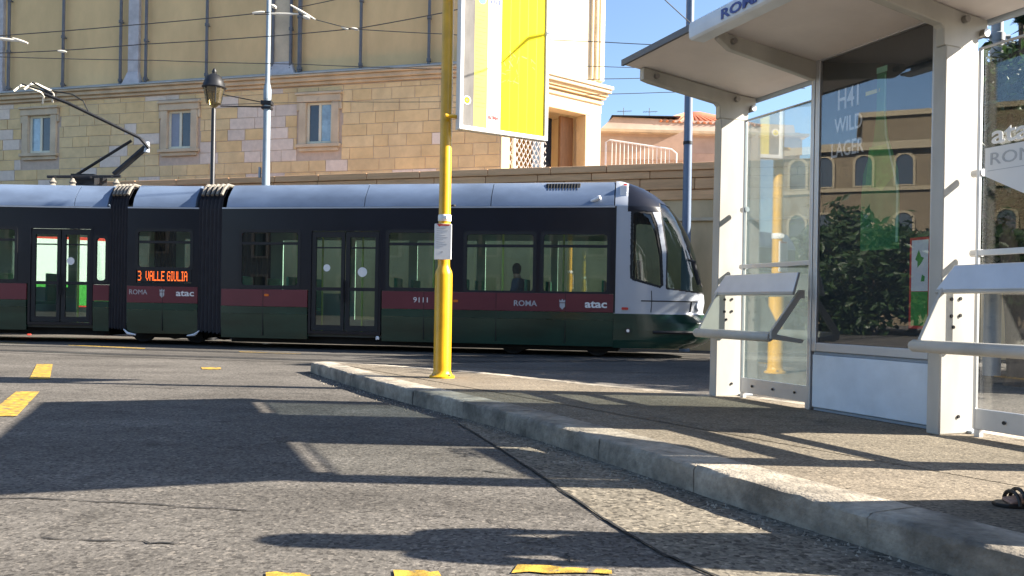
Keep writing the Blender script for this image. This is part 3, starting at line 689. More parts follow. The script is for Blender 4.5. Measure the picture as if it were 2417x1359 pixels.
m = MB(T); m.box(4.9, 8.4, HD - .05, HD + 8, 10.725, 10.78); m.build('roof_edge', M['iron'], hs)
m = MB(T); m.add([(7.3, HD + .0, 10.5), (12.6, HD + .0, 10.35), (12.6, HD + 6, 10.35), (7.3, HD + 6, 10.5), (9.5, HD + 2.5, 11.62), (10.0, HD + 3.2, 11.62)], [(0, 1, 4), (1, 2, 5, 4), (2, 3, 5), (3, 0, 4, 5), (3, 2, 1, 0)])
rf = m.build('roof', M['tile'], hs)
for k in range(17):
    m = MB(T); t = k / 16; xa = 7.4 + 5.1 * t; m.tube([(xa, HD - .02, 10.52 - .15 * t), (9.5 + (xa - 9.5) * .12, HD + 2.2, 11.5)], 0.07, 5); m.build('roof_tile_row', M['tile'], rf)
m = MB(T); m.prism([(8.0, 8.2), (8.0, 9.0), (8.35, 9.6), (8.35, 8.2)], HD - 2.2, HD - .6); m.prism([(5.2, 8.1), (8.3, 9.6), (8.3, 8.1)], HD - 2.6, HD - 2.2); m.build('stair_wall', M['pinkwall'], hs)
m = MB(T); m.prism([(9.3, 7.9), (11.6, 9.4), (11.6, 7.9)], HD - 2.6, HD - 2.2); m.build('stair_wall', M['pinkwall'], hs)
for x0, z1 in ((5.9, 11.9), (7.3, 11.9)):
    an = thing('antenna', (x0, HD + 3, 10.78), 'spidery roof antenna on the flat roof, %s one' % ('left' if x0 < 6.5 else 'right'), 'antenna')
    m = MB(); m.tube([(0, 0, 0), (0, 0, z1 - 10.78)], 0.018, 5); m.build('mast', M['pipe'], an)
    m = MB(); m.tube([(-.35, 0, z1 - 11.0), (.45, 0, z1 - 10.95)], 0.013, 4)
    for k in range(6): m.tube([(-.3 + .13 * k, -.2, z1 - 10.99), (-.3 + .13 * k, .2, z1 - 10.99)], 0.008, 4)
    m.build('aerial', M['pipe'], an)
rl = thing('terrace_railing', (3.4, 24.4, 3.9), 'white curved metal railing on top of the wall beside the pink house', 'railing')
m = MB(); P0 = at(1430, 335, 24.5); P1 = at(1440, 330, 24.5); P2 = at(1585, 352, 24.0); P3 = at(1597, 362, 24.0); o_ = Vector((3.4, 24.4, 3.9))
m.tube([P0 - o_ - Vector((0, 0, .7)), P0 - o_, P1 - o_, P2 - o_, P3 - o_, P3 - o_ - Vector((0, 0, .4))], 0.025, 6); m.build('top_rail', M['railing'], rl, smooth=True)
for k in range(15):
    t = (k + .5) / 15; p = P1.lerp(P2, t) - o_; m = MB(); m.tube([(p.x, p.y, p.z), (p.x, p.y, 0.0)], 0.011, 5); m.build('baluster', M['railing'], rl)

# ================================================================== STREET LAMP, MASTS, POLES
lp = thing('street_lamp', (-7.52, 20.6, 0), 'black iron street lamp with domed glass lantern behind the tram roof', 'street lamp')
m = MB(); m.lathe([(.16, 0), (.16, .5), (.1, .6), (.06, 1.0), (.055, 5.75), (.03, 5.8)], (0, 0, 0), 12); m.build('post', M['iron'], lp, smooth=True)
m = MB(); m.lathe([(.03, 5.78), (.11, 5.86), (.18, 5.9), (.25, 6.25), (.26, 6.28)], (0, 0, 0), 12); m.build('lantern_glass', M['lampglass'], lp, smooth=True)
m = MB(); m.lathe([(.27, 6.27), (.295, 6.3), (.265, 6.36), (.25, 6.42), (.19, 6.56), (.1, 6.62), (.05, 6.66), (.06, 6.7), (.02, 6.78)], (0, 0, 0), 16); m.build('lantern_hood', M['iron'], lp, smooth=True)
for k in range(6):
    a = k * math.pi / 3; m = MB(); m.tube([(.18 * math.cos(a), .18 * math.sin(a), 5.9), (.255 * math.cos(a), .255 * math.sin(a), 6.28)], .014, 5); m.build('lantern_rib', M['iron'], lp)

ms = thing('catenary_mast', (-6.04, 20.1, 0), 'pale blue tapering tram mast standing right of the street lamp', 'mast')
m = MB(); m.lathe([(.13, 0), (.11, 3.0), (.085, 4.6), (.085, 6.1)], (0, 0, 0), 14); m.build('lower_tube', M['mast'], ms, smooth=True)
m = MB(); m.lathe([(.095, 5.9), (.095, 6.15), (.055, 6.32), (.052, 10.5)], (0, 0, 0), 14); m.build('upper_tube', M['mast'], ms, smooth=True)
m = MB(); m.box(-.13, .13, -.11, .11, 5.76, 5.86); m.box(-.12, .12, -.1, .1, 5.66, 5.72); m.build('clamp', M['iron'], ms, bevel=.01)
m = MB(); m.tube([(-.05, 0, 5.82), (-1.05, -.1, 5.98)], .013, 6); m.tube([(-.05, 0, 5.72), (-1.1, -.1, 5.70)], .016, 6); m.build('bracket', M['iron'], ms)
m = MB(); m.box(-.17, -.13, -.05, .05, 4.0, 4.25); m.build('plate', M['mast'], ms)

p2 = thing('utility_pole', (3.97, 18.95, 0), 'dark blue steel pole rising behind the tram nose', 'pole')
m = MB(); m.lathe([(.12, 0), (.10, 3), (.09, 9.5)], (0, 0, 0), 14); m.build('shaft', M['pole_blue'], p2, smooth=True)
m = MB(); m.lathe([(.11, 4.75), (.11, 4.82)], (0, 0, 0), 14); m.lathe([(.11, 7.2), (.11, 7.3)], (0, 0, 0), 14); m.build('band', M['iron'], p2, smooth=True)
p3 = thing('utility_pole', (7.62, 13.1, 0), 'grey pole with bolted top seen through the shelter glass before the trees', 'pole')
m = MB(); m.lathe([(.13, 0), (.105, 4.0), (.10, 5.35)], (0, 0, 0), 14); m.build('shaft', M['pole_grey'], p3, smooth=True)
m = MB(); m.lathe([(.12, 4.3), (.12, 4.5)], (0, 0, 0), 14); m.build('band', M['pole_grey'], p3, smooth=True); m = MB(); m.lathe([(.11, 5.3), (.11, 5.42), (.085, 5.44), (.085, 5.72)], (0, 0, 0), 12); m.build('pole_cap', M['pole_grey'], p3, smooth=True)
m = MB(); m.tube([(-.2, 0, 5.38), (.2, 0, 5.38)], .035, 6); m.build('cross_bar', M['pole_grey'], p3)

# ================================================================== OVERHEAD WIRES
def wire(label, pts, y, r=0.013, ins=(), cat='wire', name='overhead_wire', bars=()):
    P = [at(u, v, yy) for (u, v), yy in zip(pts, y if isinstance(y, (list, tuple)) else [y] * len(pts))]
    o = P[0].copy()
    e = thing(name, o, label, cat)
    fine = []
    for a, b in zip(P, P[1:]):
        for k in range(6):
            t = k / 6; q = a.lerp(b, t) - o; q.z -= 0.012 * (a - b).length * 4 * t * (1 - t) * 0.25; fine.append(q)
    fine.append(P[-1] - o)
    MB().tube(fine, r * .8, 5).build('cable', M['wire'], e, smooth=True)
    for (u0, v0, u1, v1, rad, mt) in ins:
        a = at(u0, v0, P[0].y) - o; b = at(u1, v1, P[0].y) - o
        MB().tube([a, a.lerp(b, .3), a.lerp(b, .7), b], [rad * .7, rad, rad, rad * .6], 8).build('insulator', M[mt], e, smooth=True)
    return e
wire('upper cable across the building, from the left insulator to the mast fitting', [(-60, 92), (0, 84), (300, 60), (610, 31), (640, 28)], 18.2, .014, [(-10, 90, 45, 96, .035, 'ceramic'), (30, 90, 66, 102, .03, 'ceramic'), (596, 31, 624, 28, .035, 'ceramic')])
wire('middle cable crossing the facade and rising to the top of the sign pole', [(-60, 130), (0, 125), (143, 119), (340, 104), (640, 85), (850, 66), (1045, 30), (1300, -30)], 18.0, .014, [(137, 120, 157, 122, .03, 'ceramic'), (806, 64, 822, 69, .03, 'ceramic'), (830, 66, 846, 70, .03, 'ceramic')])
wire('lowest cable, sagging down to the right across the tan wall', [(-60, 128), (0, 134), (360, 142), (700, 151), (1040, 163), (1180, 168)], 18.6, .012)
wire('pale bracket cable from the mast with white insulators', [(600, 34), (640, 33), (705, 33), (745, 46), (830, 68), (1045, 80), (1300, 94), (1425, 99), (1560, 106), (1900, 120)], 17.8, .012, [(640, 32, 705, 33, .028, 'ceramic'), (640, 12, 652, 18, .04, 'ceramic'), (686, 12, 744, 46, .028, 'ceramic'), (716, 38, 732, 44, .045, 'ceramic')])
wire('short cable rising from the mast fitting to the upper right', [(688, 18), (720, 14), (850, -14), (1000, -45)], 17.8, .012)
wire('thin cable slanting down from the top to the shelter roof', [(1540, -30), (1570, 0), (1627, 52), (1760, 170)], 15.0, .012)
wire('taut cable in the sky level with the shelter roof tip', [(1380, 156), (1425, 157), (1520, 160), (1900, 170)], 24.0, .012)
wire('taut cable in the sky just under the shelter roof tip', [(1380, 188), (1425, 186), (1530, 184), (1900, 178)], 24.0, .013)
wire('lowest cable in the sky above the house roof', [(1380, 224), (1425, 222), (1560, 218), (1900, 208)], 24.0, .013)
wire('horizontal wire behind the lamp along the block wall', [(470, 248), (630, 243), (800, 240), (1040, 240), (1180, 242)], 22.0, .010)

# ================================================================== TRAM
TX, TY = -6.13, 17.4
tram = thing('tram', (TX, TY, 0), 'long articulated tram with dark green and maroon sides and silver nose', 'tram')
ti = Matrix.Translation((-TX, -TY, 0))
TA = ti @ frame_at(TX, TY, -math.atan2(1.4, 8.07))
TMd = ti @ frame_at(-8.35, 17.9, R(-3.6), 0.035)
TRr = ti @ frame_at(-11.3, 18.2, 0.0, 0.055)
Z0, ZG, ZR, ZW, ZL, ZT, INS, WID = 0.22, 0.88, 1.24, 2.46, 2.92, 3.47, 0.30, 2.3

def tram_window(T, x0, x1, z0, z1, hop=True, glass_='t_glass'):
    m = MB(T); m.ring(rrect(x0 - .03, x1 + .03, z0 - .03, z1 + .03, .07), rrect(x0 + .035, x1 - .035, z0 + .035, z1 - .035, .06), -0.006, 0.05)
    if hop: m.box(x0 + .03, x1 - .03, 0.0, 0.045, z1 - .29, z1 - .235)
    wn_ = m.build('window', M['rubber'], tram)
    zz = z1 - .262
    for a, b in (((z0 + .03, zz - .028), (zz + .028, z1 - .03)) if hop else ((z0 + .03, z1 - .03),)):
        m = MB(T); m.box(x0 + .03, x1 - .03, 0.014, 0.022, a, b); m.build('pane', M[glass_], wn_)
    return wn_

def tram_door(T, x0, x1, stickers=()):
    mid = (x0 + x1) / 2
    m = MB(T); panel_with_holes(m, x0 - .03, x1 + .03, 0.34, ZW + .06, -0.004, 0.09, [(x0 + .02, x1 - .02, 0.40, ZW)]); m.build('door_frame', M['t_dark'], tram)
    for a, b in ((x0 + .03, mid - .012), (mid + .012, x1 - .03)):
        m = MB(T); panel_with_holes(m, a, b, 0.41, ZW - .01, 0.012, 0.06, [(a + .09, b - .075, 0.52, 1.23), (a + .09, b - .075, 1.30, ZW - .13)])
        m.box(a + .09, b - .075, 0.02, 0.05, 2.10, 2.13)
        d = m.build('door', M['rubber'], tram)
        for z0, z1 in ((0.52, 1.23), (1.30, ZW - .13)):
            m = MB(T); m.box(a + .088, b - .073, 0.03, 0.038, z0, z1); m.build('pane', M['t_glass'], d)
        for (sx, sz, r_, mt) in stickers:
            if a < sx < b:
                m = MB(T); m.prism([(sx + r_ * math.cos(k * math.pi / 9), sz + r_ * math.sin(k * math.pi / 9)) for k in range(18)], 0.022, 0.0285); m.build('sticker', M[mt], d)
        m = MB(T); m.tube([((a if a > x0 + .1 else b - .03) + .015, -.02, 1.0), ((a if a > x0 + .1 else b - .03) + .015, -.02, 1.45)], .012, 6); m.build('handle', M['t_dark'], d)

def section(T, x0, x1, holes, gaps, coves, far_holes):
    """one car body: x runs along the side that faces the stop"""
    m = MB(T); panel_with_holes(m, x0, x1, ZR + .003, ZL, 0.0, 0.05, holes); m.build('side_panel', M['t_dark'], tram)
    xs = [x0] + [g for gp in gaps for g in gp] + [x1]
    for a, b in zip(xs[::2], xs[1::2]):
        m = MB(T); m.box(a + .004, b - .004, -0.010, 0.05, ZG + .003, ZR); m.build('maroon_band', M['t_red'], tram, bevel=.006)
        m = MB(T); m.hexa([(a + .004, .02, Z0), (b - .004, .02, Z0), (b - .004, .08, Z0), (a + .004, .08, Z0)], [(a + .004, -.012, ZG - .15), (b - .004, -.012, ZG - .15), (b - .004, .05, ZG - .15), (a + .004, .05, ZG - .15)])
        m.box(a + .004, b - .004, -.012, .05, ZG - .147, ZG); m.build('green_skirt', M['t_green'], tram)
    for a, b in zip(coves, coves[1:]):
        m = MB(T); e = .008
        m.add([(a + e, -.012, ZL + .035), (b - e, -.012, ZL + .035), (b - e, .05, ZL + .23), (a + e, .05, ZL + .23), (b - e, INS * .55, ZT - .17), (a + e, INS * .55, ZT - .17), (b - e, INS, ZT - .02), (a + e, INS, ZT - .02), (b - e, INS + .1, ZT), (a + e, INS + .1, ZT), (b - e, INS + .1, ZL), (a + e, INS + .1, ZL)],
                       [(0, 1, 2, 3), (3, 2, 4, 5), (5, 4, 6, 7), (7, 6, 8, 9), (9, 8, 10, 11), (11, 10, 1, 0), (0, 3, 5, 7, 9, 11), (1, 10, 8, 6, 4, 2)])
        m.build('roof_panel', M['t_roof'], tram, smooth=True)
    m = MB(T); m.box(x0, x1, -.02, .05, ZL - .0, ZL + .03); m.build('drip_rail', M['t_silver'], tram)
    m = MB(T); m.box(x0 + .01, x1 - .01, INS + .11, WID - INS, ZL + .2, ZT - .012); m.box(x0, x1, WID - INS - .05, WID, ZL, ZT - .25); m.build('roof_deck', M['t_roof'], tram)
    m = MB(T); panel_with_holes(m, x0, x1, 0.3, ZL, WID - .05, WID, far_holes); m.build('far_side', M['t_inner'], tram)
    for a, b, c, d in far_holes:
        m = MB(T); m.box(a, b, WID - .03, WID - .022, c, d); m.build('far_pane', M['t_glass'], tram)
    m = MB(T); m.box(x0, x1, .1, WID - .05, .28, .35); m.build('floor', M['t_floor'], tram)
    m = MB(T); m.box(x0, x1, .06, WID - .06, 2.62, 2.66); m.build('ceiling', M['t_ceiling'], tram)

# front body
W3 = [(0.42, 1.73, 1.29, 2.46), (3.63, 4.80, 1.28, 2.46), (5.25, 6.66, 1.245, 2.43), (6.80, 8.11, 1.245, 2.43)]
section(TA, 0.0, 8.215, W3 + [(1.96, 3.50, 1.0, 2.52)], [(1.93, 3.53)], [0.09, 3.13, 5.76, 8.20],
        [(0.3, 1.9, 1.2, 2.45), (2.1, 3.4, .6, 2.45), (3.6, 5.0, 1.2, 2.45), (5.2, 6.7, 1.2, 2.45), (6.85, 8.1, 1.2, 2.45)])
for i, q in enumerate(W3): tram_window(TA, *q, hop=True)
tram_door(TA, 1.98, 3.48, [(2.33, 1.70, .075, 'wprint'), (3.10, 1.62, .10, 'wprint')])
# middle body
section(TMd, 0.0, 1.58, [(0.20, 1.43, 1.32, 2.46)], [], [0.10, 1.50], [(0.2, 1.4, 1.3, 2.45)])
tram_window(TMd, 0.20, 1.43, 1.62, 2.46)
# rear body
section(TRr, -4.4, 2.42, [(-1.15, 0.36, 1.29, 2.46), (-3.1, -1.45, 1.29, 2.46), (0.64, 2.04, 1.0, 2.52), (2.09, 2.36, 1.3, 2.30)], [(0.60, 2.06)], [-4.38, -1.8, 1.62, 2.36],
        [(-3.0, -1.4, 1.2, 2.45), (-1.1, .3, 1.2, 2.45), (0.5, 2.3, .5, 2.5)])
tram_window(TRr, -1.15, 0.36, 1.29, 2.46); tram_window(TRr, -3.1, -1.45, 1.29, 2.46); tram_window(TRr, 2.09, 2.36, 1.3, 2.30, hop=False)
tram_door(TRr, 0.66, 2.02, [(1.55, 1.75, .085, 'wprint')])
# bellows
def bellows(Ta, xa, Tb, xb):
    prof = [(0.0, .27), (0.0, 2.95), (.05, 3.15), (.28, 3.43), (2.0, 3.43), (2.25, 3.15), (2.3, 2.95), (2.3, .27)]
    c = Vector((1.15, 1.8)); n = 13; vs_ = []
    for k in range(n):
        t = k / (n - 1); s = 0.045 if k % 2 else 0.0
        for y, z in prof:
            q = Vector((y, z)); d = (c - q); q = q + Vector((math.copysign(s, d.x), math.copysign(s, d.y)))
            vs_.append((Ta @ Vector((xa, q.x, q.y))).lerp(Tb @ Vector((xb, q.x, q.y)), t))
    m = MB(); ns = len(prof)
    m.add(vs_, [(a * ns + b, a * ns + (b + 1) % ns, (a + 1) * ns + (b + 1) % ns, (a + 1) * ns + b) for a in range(n - 1) for b in range(ns)])
    bl = m.build('bellows', M['t_bellows'], tram)
    for k in range(5):
        t = (k + .5) / 5; m = MB()
        pts = [(Ta @ Vector((xa, y, z))).lerp(Tb @ Vector((xb, y, z)), t) for y, z in ((.05, 3.22), (.16, 3.36), (.3, 3.47), (2.0, 3.47))]
        m.tube(pts, .035, 6); m.build('bellows_rib', M['pipe_pale'], bl, smooth=True)
    p = (Ta @ Vector((xa, .02, .27))).lerp(Tb @ Vector((xb, .02, .27)), .5)
    return bl
bellows(TRr, 2.42, TMd, 0.0); bellows(TMd, 1.58, TA, 0.0)
for T, xx, sg in ((TMd, -0.02, 1), (TMd, 1.62, -1)):
    m = MB(T); m.tube([(xx - .02 * sg, -.03, .30), (xx + .08 * sg, -.04, .21), (xx + .25 * sg, -.03, .185)], [.012, .032, .014], 8); m.build('step_edge', M['t_lamp'], tram, smooth=True)
# underframes and bogies
for T, x0, x1 in ((TA, .1, 8.3), (TMd, .0, 1.58), (TRr, -4.4, 2.3)):
    m = MB(T); m.box(x0, x1, .28, WID - .1, .12, .30); m.build('underframe', M['t_under'], tram)
def wheelset(T, x):
    for yy in (0.36, 1.84):
        m = MB(T); m.tube([(x, yy, .31), (x, yy + .09, .31)], .29, 20); m.build('wheel', M['t_under'], tram, smooth=True)
for T, xs in ((TA, (6.2, 7.9)), (TMd, (.2, 1.4)), (TRr, (-3.3, -1.6))):
    for x in xs: wheelset(T, x)
    m = MB(T); m.box(min(xs) - .35, max(xs) + .35, .42, 1.9, .18, .34); m.build('bogie', M['t_under'], tram)
# inside: handrails and seats
for T, xx, yy in ((TA, 1.55, .35), (TA, 1.62, 1.5), (TA, 2.95, .45), (TA, 4.52, .35), (TA, 5.95, .4), (TA, 7.1, 1.2), (TMd, 1.36, .35), (TRr, 1.5, .45), (TRr, .2, .4)):
    m = MB(T); m.tube([(xx, yy, .35), (xx, yy, 2.62)], .022, 8); m.build('handrail', M['t_pole'], tram, smooth=True)
for T, xx, sg in ((TA, .5, 1), (TA, 1.15, -1), (TA, 3.9, 1), (TA, 5.35, 1), (TA, 6.25, -1), (TA, 6.9, 1), (TA, 7.8, -1), (TMd, .35, 1), (TMd, 1.2, -1), (TRr, -.8, 1), (TRr, .0, -1)):
    m = MB(T); b0 = xx - .22 * sg
    m.box(xx - .22, xx + .22, .30, .74, .78, .86); m.box(min(b0, b0 + .06 * sg), max(b0, b0 + .06 * sg), .30, .74, .86, 1.52); m.box(xx - .06, xx + .06, .45, .6, .35, .78)
    m.box(xx - .22, xx + .22, 1.5, 2.1, .78, .86); m.box(min(b0, b0 + .06 * sg), max(b0, b0 + .06 * sg), 1.5, 2.1, .86, 1.52)
    m.build('seat', M['t_seat'], tram, bevel=.02)
# LED destination
FONT5 = {'3': '11110 00001 00001 01110 00001 00001 11110', 'V': '10001 10001 10001 10001 10001 01010 00100', 'A': '01110 10001 10001 11111 10001 10001 10001', 'L': '10000 10000 10000 10000 10000 10000 11111',
         'E': '11111 10000 10000 11110 10000 10000 11111', 'G': '01110 10001 10000 10111 10001 10001 01110', 'I': '111 010 010 010 010 010 111', 'U': '10001 10001 10001 10001 10001 10001 01110', ' ': '00 00 00 00 00 00 00'}
m = MB(TMd); m.box(0.22, 1.42, 0.0, .06, 1.33, 1.60); dsp = m.build('destination_display', M['rubber'], tram)
m = MB(TMd); cxp = 0.245; pit = 1.14 / 79; zt = 1.565
for ch in '3  VALLE GIULIA':
    rows = FONT5[ch].split()
    for j, rw in enumerate(rows):
        for i, c_ in enumerate(rw):
            if c_ == '1':
                x = cxp + i * pit; z = zt - j * .030; m.quad((x, -.003, z - .024), (x + pit * .88, -.003, z - .024), (x + pit * .88, -.003, z), (x, -.003, z))
    cxp += (len(rows[0]) + 1) * pit
tag(m.build('display_lettering', M['led'], dsp), kind='stuff')
# lettering on the maroon band
def crest(T, x, z, s=1.0):
    m = MB(T); m.prism([(x - .055 * s, z + .02), (x + .055 * s, z + .02), (x + .055 * s, z - .05 * s), (x, z - .11 * s), (x - .055 * s, z - .05 * s)], -.0125, -.010)
    m.prism([(x - .06 * s, z + .035), (x - .06 * s, z + .10 * s), (x - .03 * s, z + .065), (x, z + .11 * s), (x + .03 * s, z + .065), (x + .06 * s, z + .10 * s), (x + .06 * s, z + .035)], -.0125, -.010)
    m.build('crest', M['greyprint'], tram)
text('ROMA', .15, M['greyprint'], tram, facing(TMd, .06, -.0115, 1.06), width=.40); crest(TMd, .79, 1.09, .9); text('atac', .19, M['wprint'], tram, facing(TMd, 1.10, -.0115, 1.04), bold=.004, width=.40)
text('9111', .15, M['wprint'], tram, facing(TA, 4.20, -.0115, 1.02), width=.30)
text('ROMA', .155, M['greyprint'], tram, facing(TA, 6.26, -.0115, .985), width=.46, bold=.002); crest(TA, 7.22, 1.03, .95); text('atac', .21, M['wprint'], tram, facing(TA, 7.66, -.0115, .975), bold=.006, width=.43)
for T, x, z in ((TA, 1.03, 1.12), (TA, 5.08, 1.06)):
    m = MB(T); m.prism(rrect(x - .05, x + .05, z - .025, z + .025, .02), -.022, -.009); m.build('marker_lamp', M['orange_lens'], tram)
m = MB(TA); m.lathe([(.04, 0), (.04, .05), (.02, .07)], (3.46, -.02, .25), 10); m.build('step_lamp', M['t_lamp'], tram, smooth=True)
# roof fittings
m = MB(TA); T2 = TA
m.add([(6.83, INS * .62 - .03, ZT - .20), (7.52, INS * .62 - .03, ZT - .20), (7.52, INS * .95 - .03, ZT - .035), (6.83, INS * .95 - .03, ZT - .035), (6.83, INS * .62 + .08, ZT - .2), (7.52, INS * .62 + .08, ZT - .2), (7.52, INS * .95 + .08, ZT - .035), (6.83, INS * .95 + .08, ZT - .035)],
      [(0, 1, 2, 3), (4, 7, 6, 5), (0, 4, 5, 1), (1, 5, 6, 2), (2, 6, 7, 3), (3, 7, 4, 0)])
vg = m.build('vent_grille', M['rubber'], tram, bevel=.015)
for k in range(11):
    x = 6.88 + k * .058; m = MB(TA); m.tube([(x, INS * .62 - .036, ZT - .19), (x, INS * .95 - .036, ZT - .045)], .008, 4); m.build('grille_bar', M['t_under'], vg)
m = MB(TA); m.tube([(7.72, .06, 3.04), (7.90, -.03, 3.10)], [.03, .045], 10); m.tube([(7.90, -.03, 3.10), (7.93, -.045, 3.11)], [.05, .04], 10); m.build('side_camera', M['t_lamp'], tram, smooth=True)
m = MB(TA); m.lathe([(.05, 0), (.045, .03)], (5.0, 0, 2.955), 10); m.build('roof_bracket', M['rubber'], tram)

# ---- cab: one skin lofted over the nose, split where paint, glass and bumper meet
SF = [(.20, 9.80), (.30, 10.04), (.42, 10.19), (.55, 10.24), (.70, 10.16), (.84, 10.02), (.90, 9.96), (1.1, 9.99), (1.3, 9.97), (1.6, 9.93), (1.9, 9.85), (2.2, 9.76), (2.5, 9.63), (2.75, 9.49), (2.95, 9.34), (3.12, 9.16), (3.25, 8.99), (3.36, 8.80), (3.43, 8.62), (3.47, 8.45)]
def sfz(z):
    if z <= SF[0][0]: return SF[0][1]
    for (a, sa), (b, sb) in zip(SF, SF[1:]):
        if z <= b: return sa + (sb - sa) * (z - a) / (b - a)
    return SF[-1][1]
CS = 8.215
def cab_pt(z, phi, inn=0.0):
    s1 = sfz(z); ins = 0.0
    if z > 2.95: ins = INS * min(1, ((z - 2.95) / (ZT - 2.95)) ** 1.3)
    if z < .35: ins = .03 * (.35 - z) / .13
    hw = WID / 2 - ins - inn; Ln = s1 - CS - inn
    s = math.sin(phi); c = math.cos(phi)
    x = CS + Ln * s ** 0.80; y = WID / 2 - hw * math.copysign(abs(c) ** 0.72, c)
    return x, y
NZ, NP = 260, 560
zs = [.20 + (ZT - .20) * i / NZ for i in range(NZ + 1)]
cabparts = {k: MB(TA) for k in ('bumper', 'cab_shell', 'windscreen', 'cab_window', 'cab_roof', 'window_rubber', 'cab_window_far', 'window_rubber_far')}
def lin(x, a, b): return a[1] + (b[1] - a[1]) * (x - a[0]) / (b[0] - a[0])
def in_poly(x, z, poly):
    c = False; j = len(poly) - 1
    for i in range(len(poly)):
        xi, zi = poly[i]; xj, zj = poly[j]
        if (zi > z) != (zj > z) and x < (xj - xi) * (z - zi) / (zj - zi) + xi: c = not c
        j = i
    return c
SW = [(8.57, 2.80), (8.62, 2.83), (8.90, 2.80), (8.98, 2.60), (9.08, 2.1), (9.12, 1.47), (9.09, 1.42), (8.62, 1.55), (8.57, 1.60)]
SWo = [(8.52, 2.84), (8.58, 2.88), (8.93, 2.85), (9.03, 2.60), (9.125, 2.1), (9.165, 1.43), (9.10, 1.37), (8.58, 1.51), (8.52, 1.56)]
def classify(x, z):
    if z < .865: return 'bumper'
    if in_poly(x, z, SW): return 'cab_window'
    if in_poly(x, z, SWo): return 'window_rubber'
    belt = 1.36 - .11 * (x - 9.15)
    edge = 9.205 if z < 2.1 else 9.205 - (z - 2.1) * .17          # rear edge of the windscreen
    if z > 2.84 and x > 8.44 + .0: 
        if z > 3.02 - .18 * (x - 9.2) or x < edge: return 'cab_roof' if x > 8.46 else 'cab_shell'
    if z > belt and x > edge: return 'windscreen' if (z > belt + .03 and x > edge + .03) else 'window_rubber'
    return 'cab_shell'
idx = {}
for i in range(NZ):
    for k in range(NP):
        ph = [math.pi * k / NP, math.pi * (k + 1) / NP]
        zc = (zs[i] + zs[i + 1]) / 2; xc, yc = cab_pt(zc, (ph[0] + ph[1]) / 2)
        key = classify(xc, zc)
        if key in ('cab_window', 'window_rubber') and yc > WID / 2: key += '_far'
        mb_ = cabparts[key]; d = idx.setdefault(key, {}); f = []
        dep = {'windscreen': .012, 'cab_window': .02, 'window_rubber': .006}.get(key.replace('_far', ''), 0)
        for (ii, kk) in ((i, k), (i, k + 1), (i + 1, k + 1), (i + 1, k)):
            if (ii, kk) not in d:
                x, y = cab_pt(zs[ii], math.pi * kk / NP, dep); d[(ii, kk)] = len(mb_.v); mb_.v.append(TA @ Vector((x, y, zs[ii])))
            f.append(d[(ii, kk)])
        mb_.f.append(tuple(f))
for key, mt in (('bumper', 't_green'), ('cab_shell', 't_silver'), ('windscreen', 't_wind'), ('cab_window', 't_wind'), ('cab_roof', 'pole_blue'), ('window_rubber', 'rubber'), ('cab_window_far', 't_wind'), ('window_rubber_far', 'rubber')):
    if cabparts[key].f: cabparts[key].build(key.replace('_far', ''), M[mt] if key != 'cab_roof' else M['t_dark'], tram, smooth='all')
top = [cab_pt(ZT, math.pi * k / 40) for k in range(41)]
m = MB(TA); m.add([(x, y, ZT - .002) for x, y in top], [tuple(range(41))]); m.build('cab_roof_cap', M['t_roof'], tram)
m = MB(TA); m.box(CS - .004, CS + .03, -.006, .05, ZG, ZL + .03); m.build('cab_seam', M['rubber'], tram)
m = MB(TA); m.box(8.0, 9.1, .4, WID - .4, .3, 1.1); m.build('cab_desk', M['t_floor'], tram)
m = MB(TA); m.box(8.62, 8.74, .75, 1.45, 1.15, 1.95); m.box(8.45, 8.5, .1, 2.2, .4, 2.6); m.build('driver_seat', M['rubber'], tram, bevel=.04)
# front fittings
for T, xx in ((TA, .95), (TA, 4.42), (TA, 5.9), (TA, 7.28), (TMd, .8), (TRr, -1.3)):
    m = MB(T); m.box(xx - .004, xx + .004, -.0135, .02, Z0 + .06, ZR - .004); m.build('panel_gap', M['rubber'], tram)
def on_nose(z, phi, out=.01): 
    x, y = cab_pt(z, phi, -out); return (x, y, z)
m = MB(TA); m.tube([on_nose(.54, .085, .004), on_nose(.54, .085, .025)], .055, 12); fl = m.build('fog_lamp', M['rubber'], tram, smooth=True)
m = MB(TA); m.tube([on_nose(.54, .085, .02), on_nose(.54, .085, .034)], .03, 12); m.build('lens', M['t_lamp'], fl, smooth=True)
m = MB(TA); m.tube([on_nose(.52, .3 + .05 * k, .004) for k in range(18)], .035, 6); m.build('bumper_slot', M['rubber'], tram)
m = MB(TA); m.prism(rrect(8.37, 8.50, .94, .99, .02), -.012, .01); m.build('marker_lamp', M['rprint'], tram)
m = MB(TA); m.tube([on_nose(1.12 - .0 * k, .22 + .06 * k, .002) for k in range(16)], .012, 5); m.build('cab_seam', M['rubber'], tram)
m = MB(TA); m.tube([on_nose(.9 + .06 * k, .335, .001) for k in range(8)], .008, 5); m.build('cab_seam', M['rubber'], tram)
m = MB(TA); m.tube([on_nose(.92 + .04 * k, .93, .002) for k in range(6)], .018, 6); m.build('headlight_trim', M['rubber'], tram)
for ph in (1.12, math.pi - 1.12):
    m = MB(TA); m.tube([on_nose(1.04, ph, .0), on_nose(1.04, ph, .03)], .09, 14); m.build('headlight', M['t_lamp'], tram, smooth=True)
m = MB(TA); m.tube([on_nose(1.42, 1.25, .03), on_nose(1.8, 1.1, .04), on_nose(2.15, 1.05, .02)], .016, 5); m.build('wiper', M['rubber'], tram)
m = MB(TA); m.tube([on_nose(1.95, 1.0, .0), on_nose(1.9, 1.0, .10), on_nose(1.45, 1.0, .13)], [.015, .05, .04], 8); m.build('mirror', M['rubber'], tram, smooth=True)
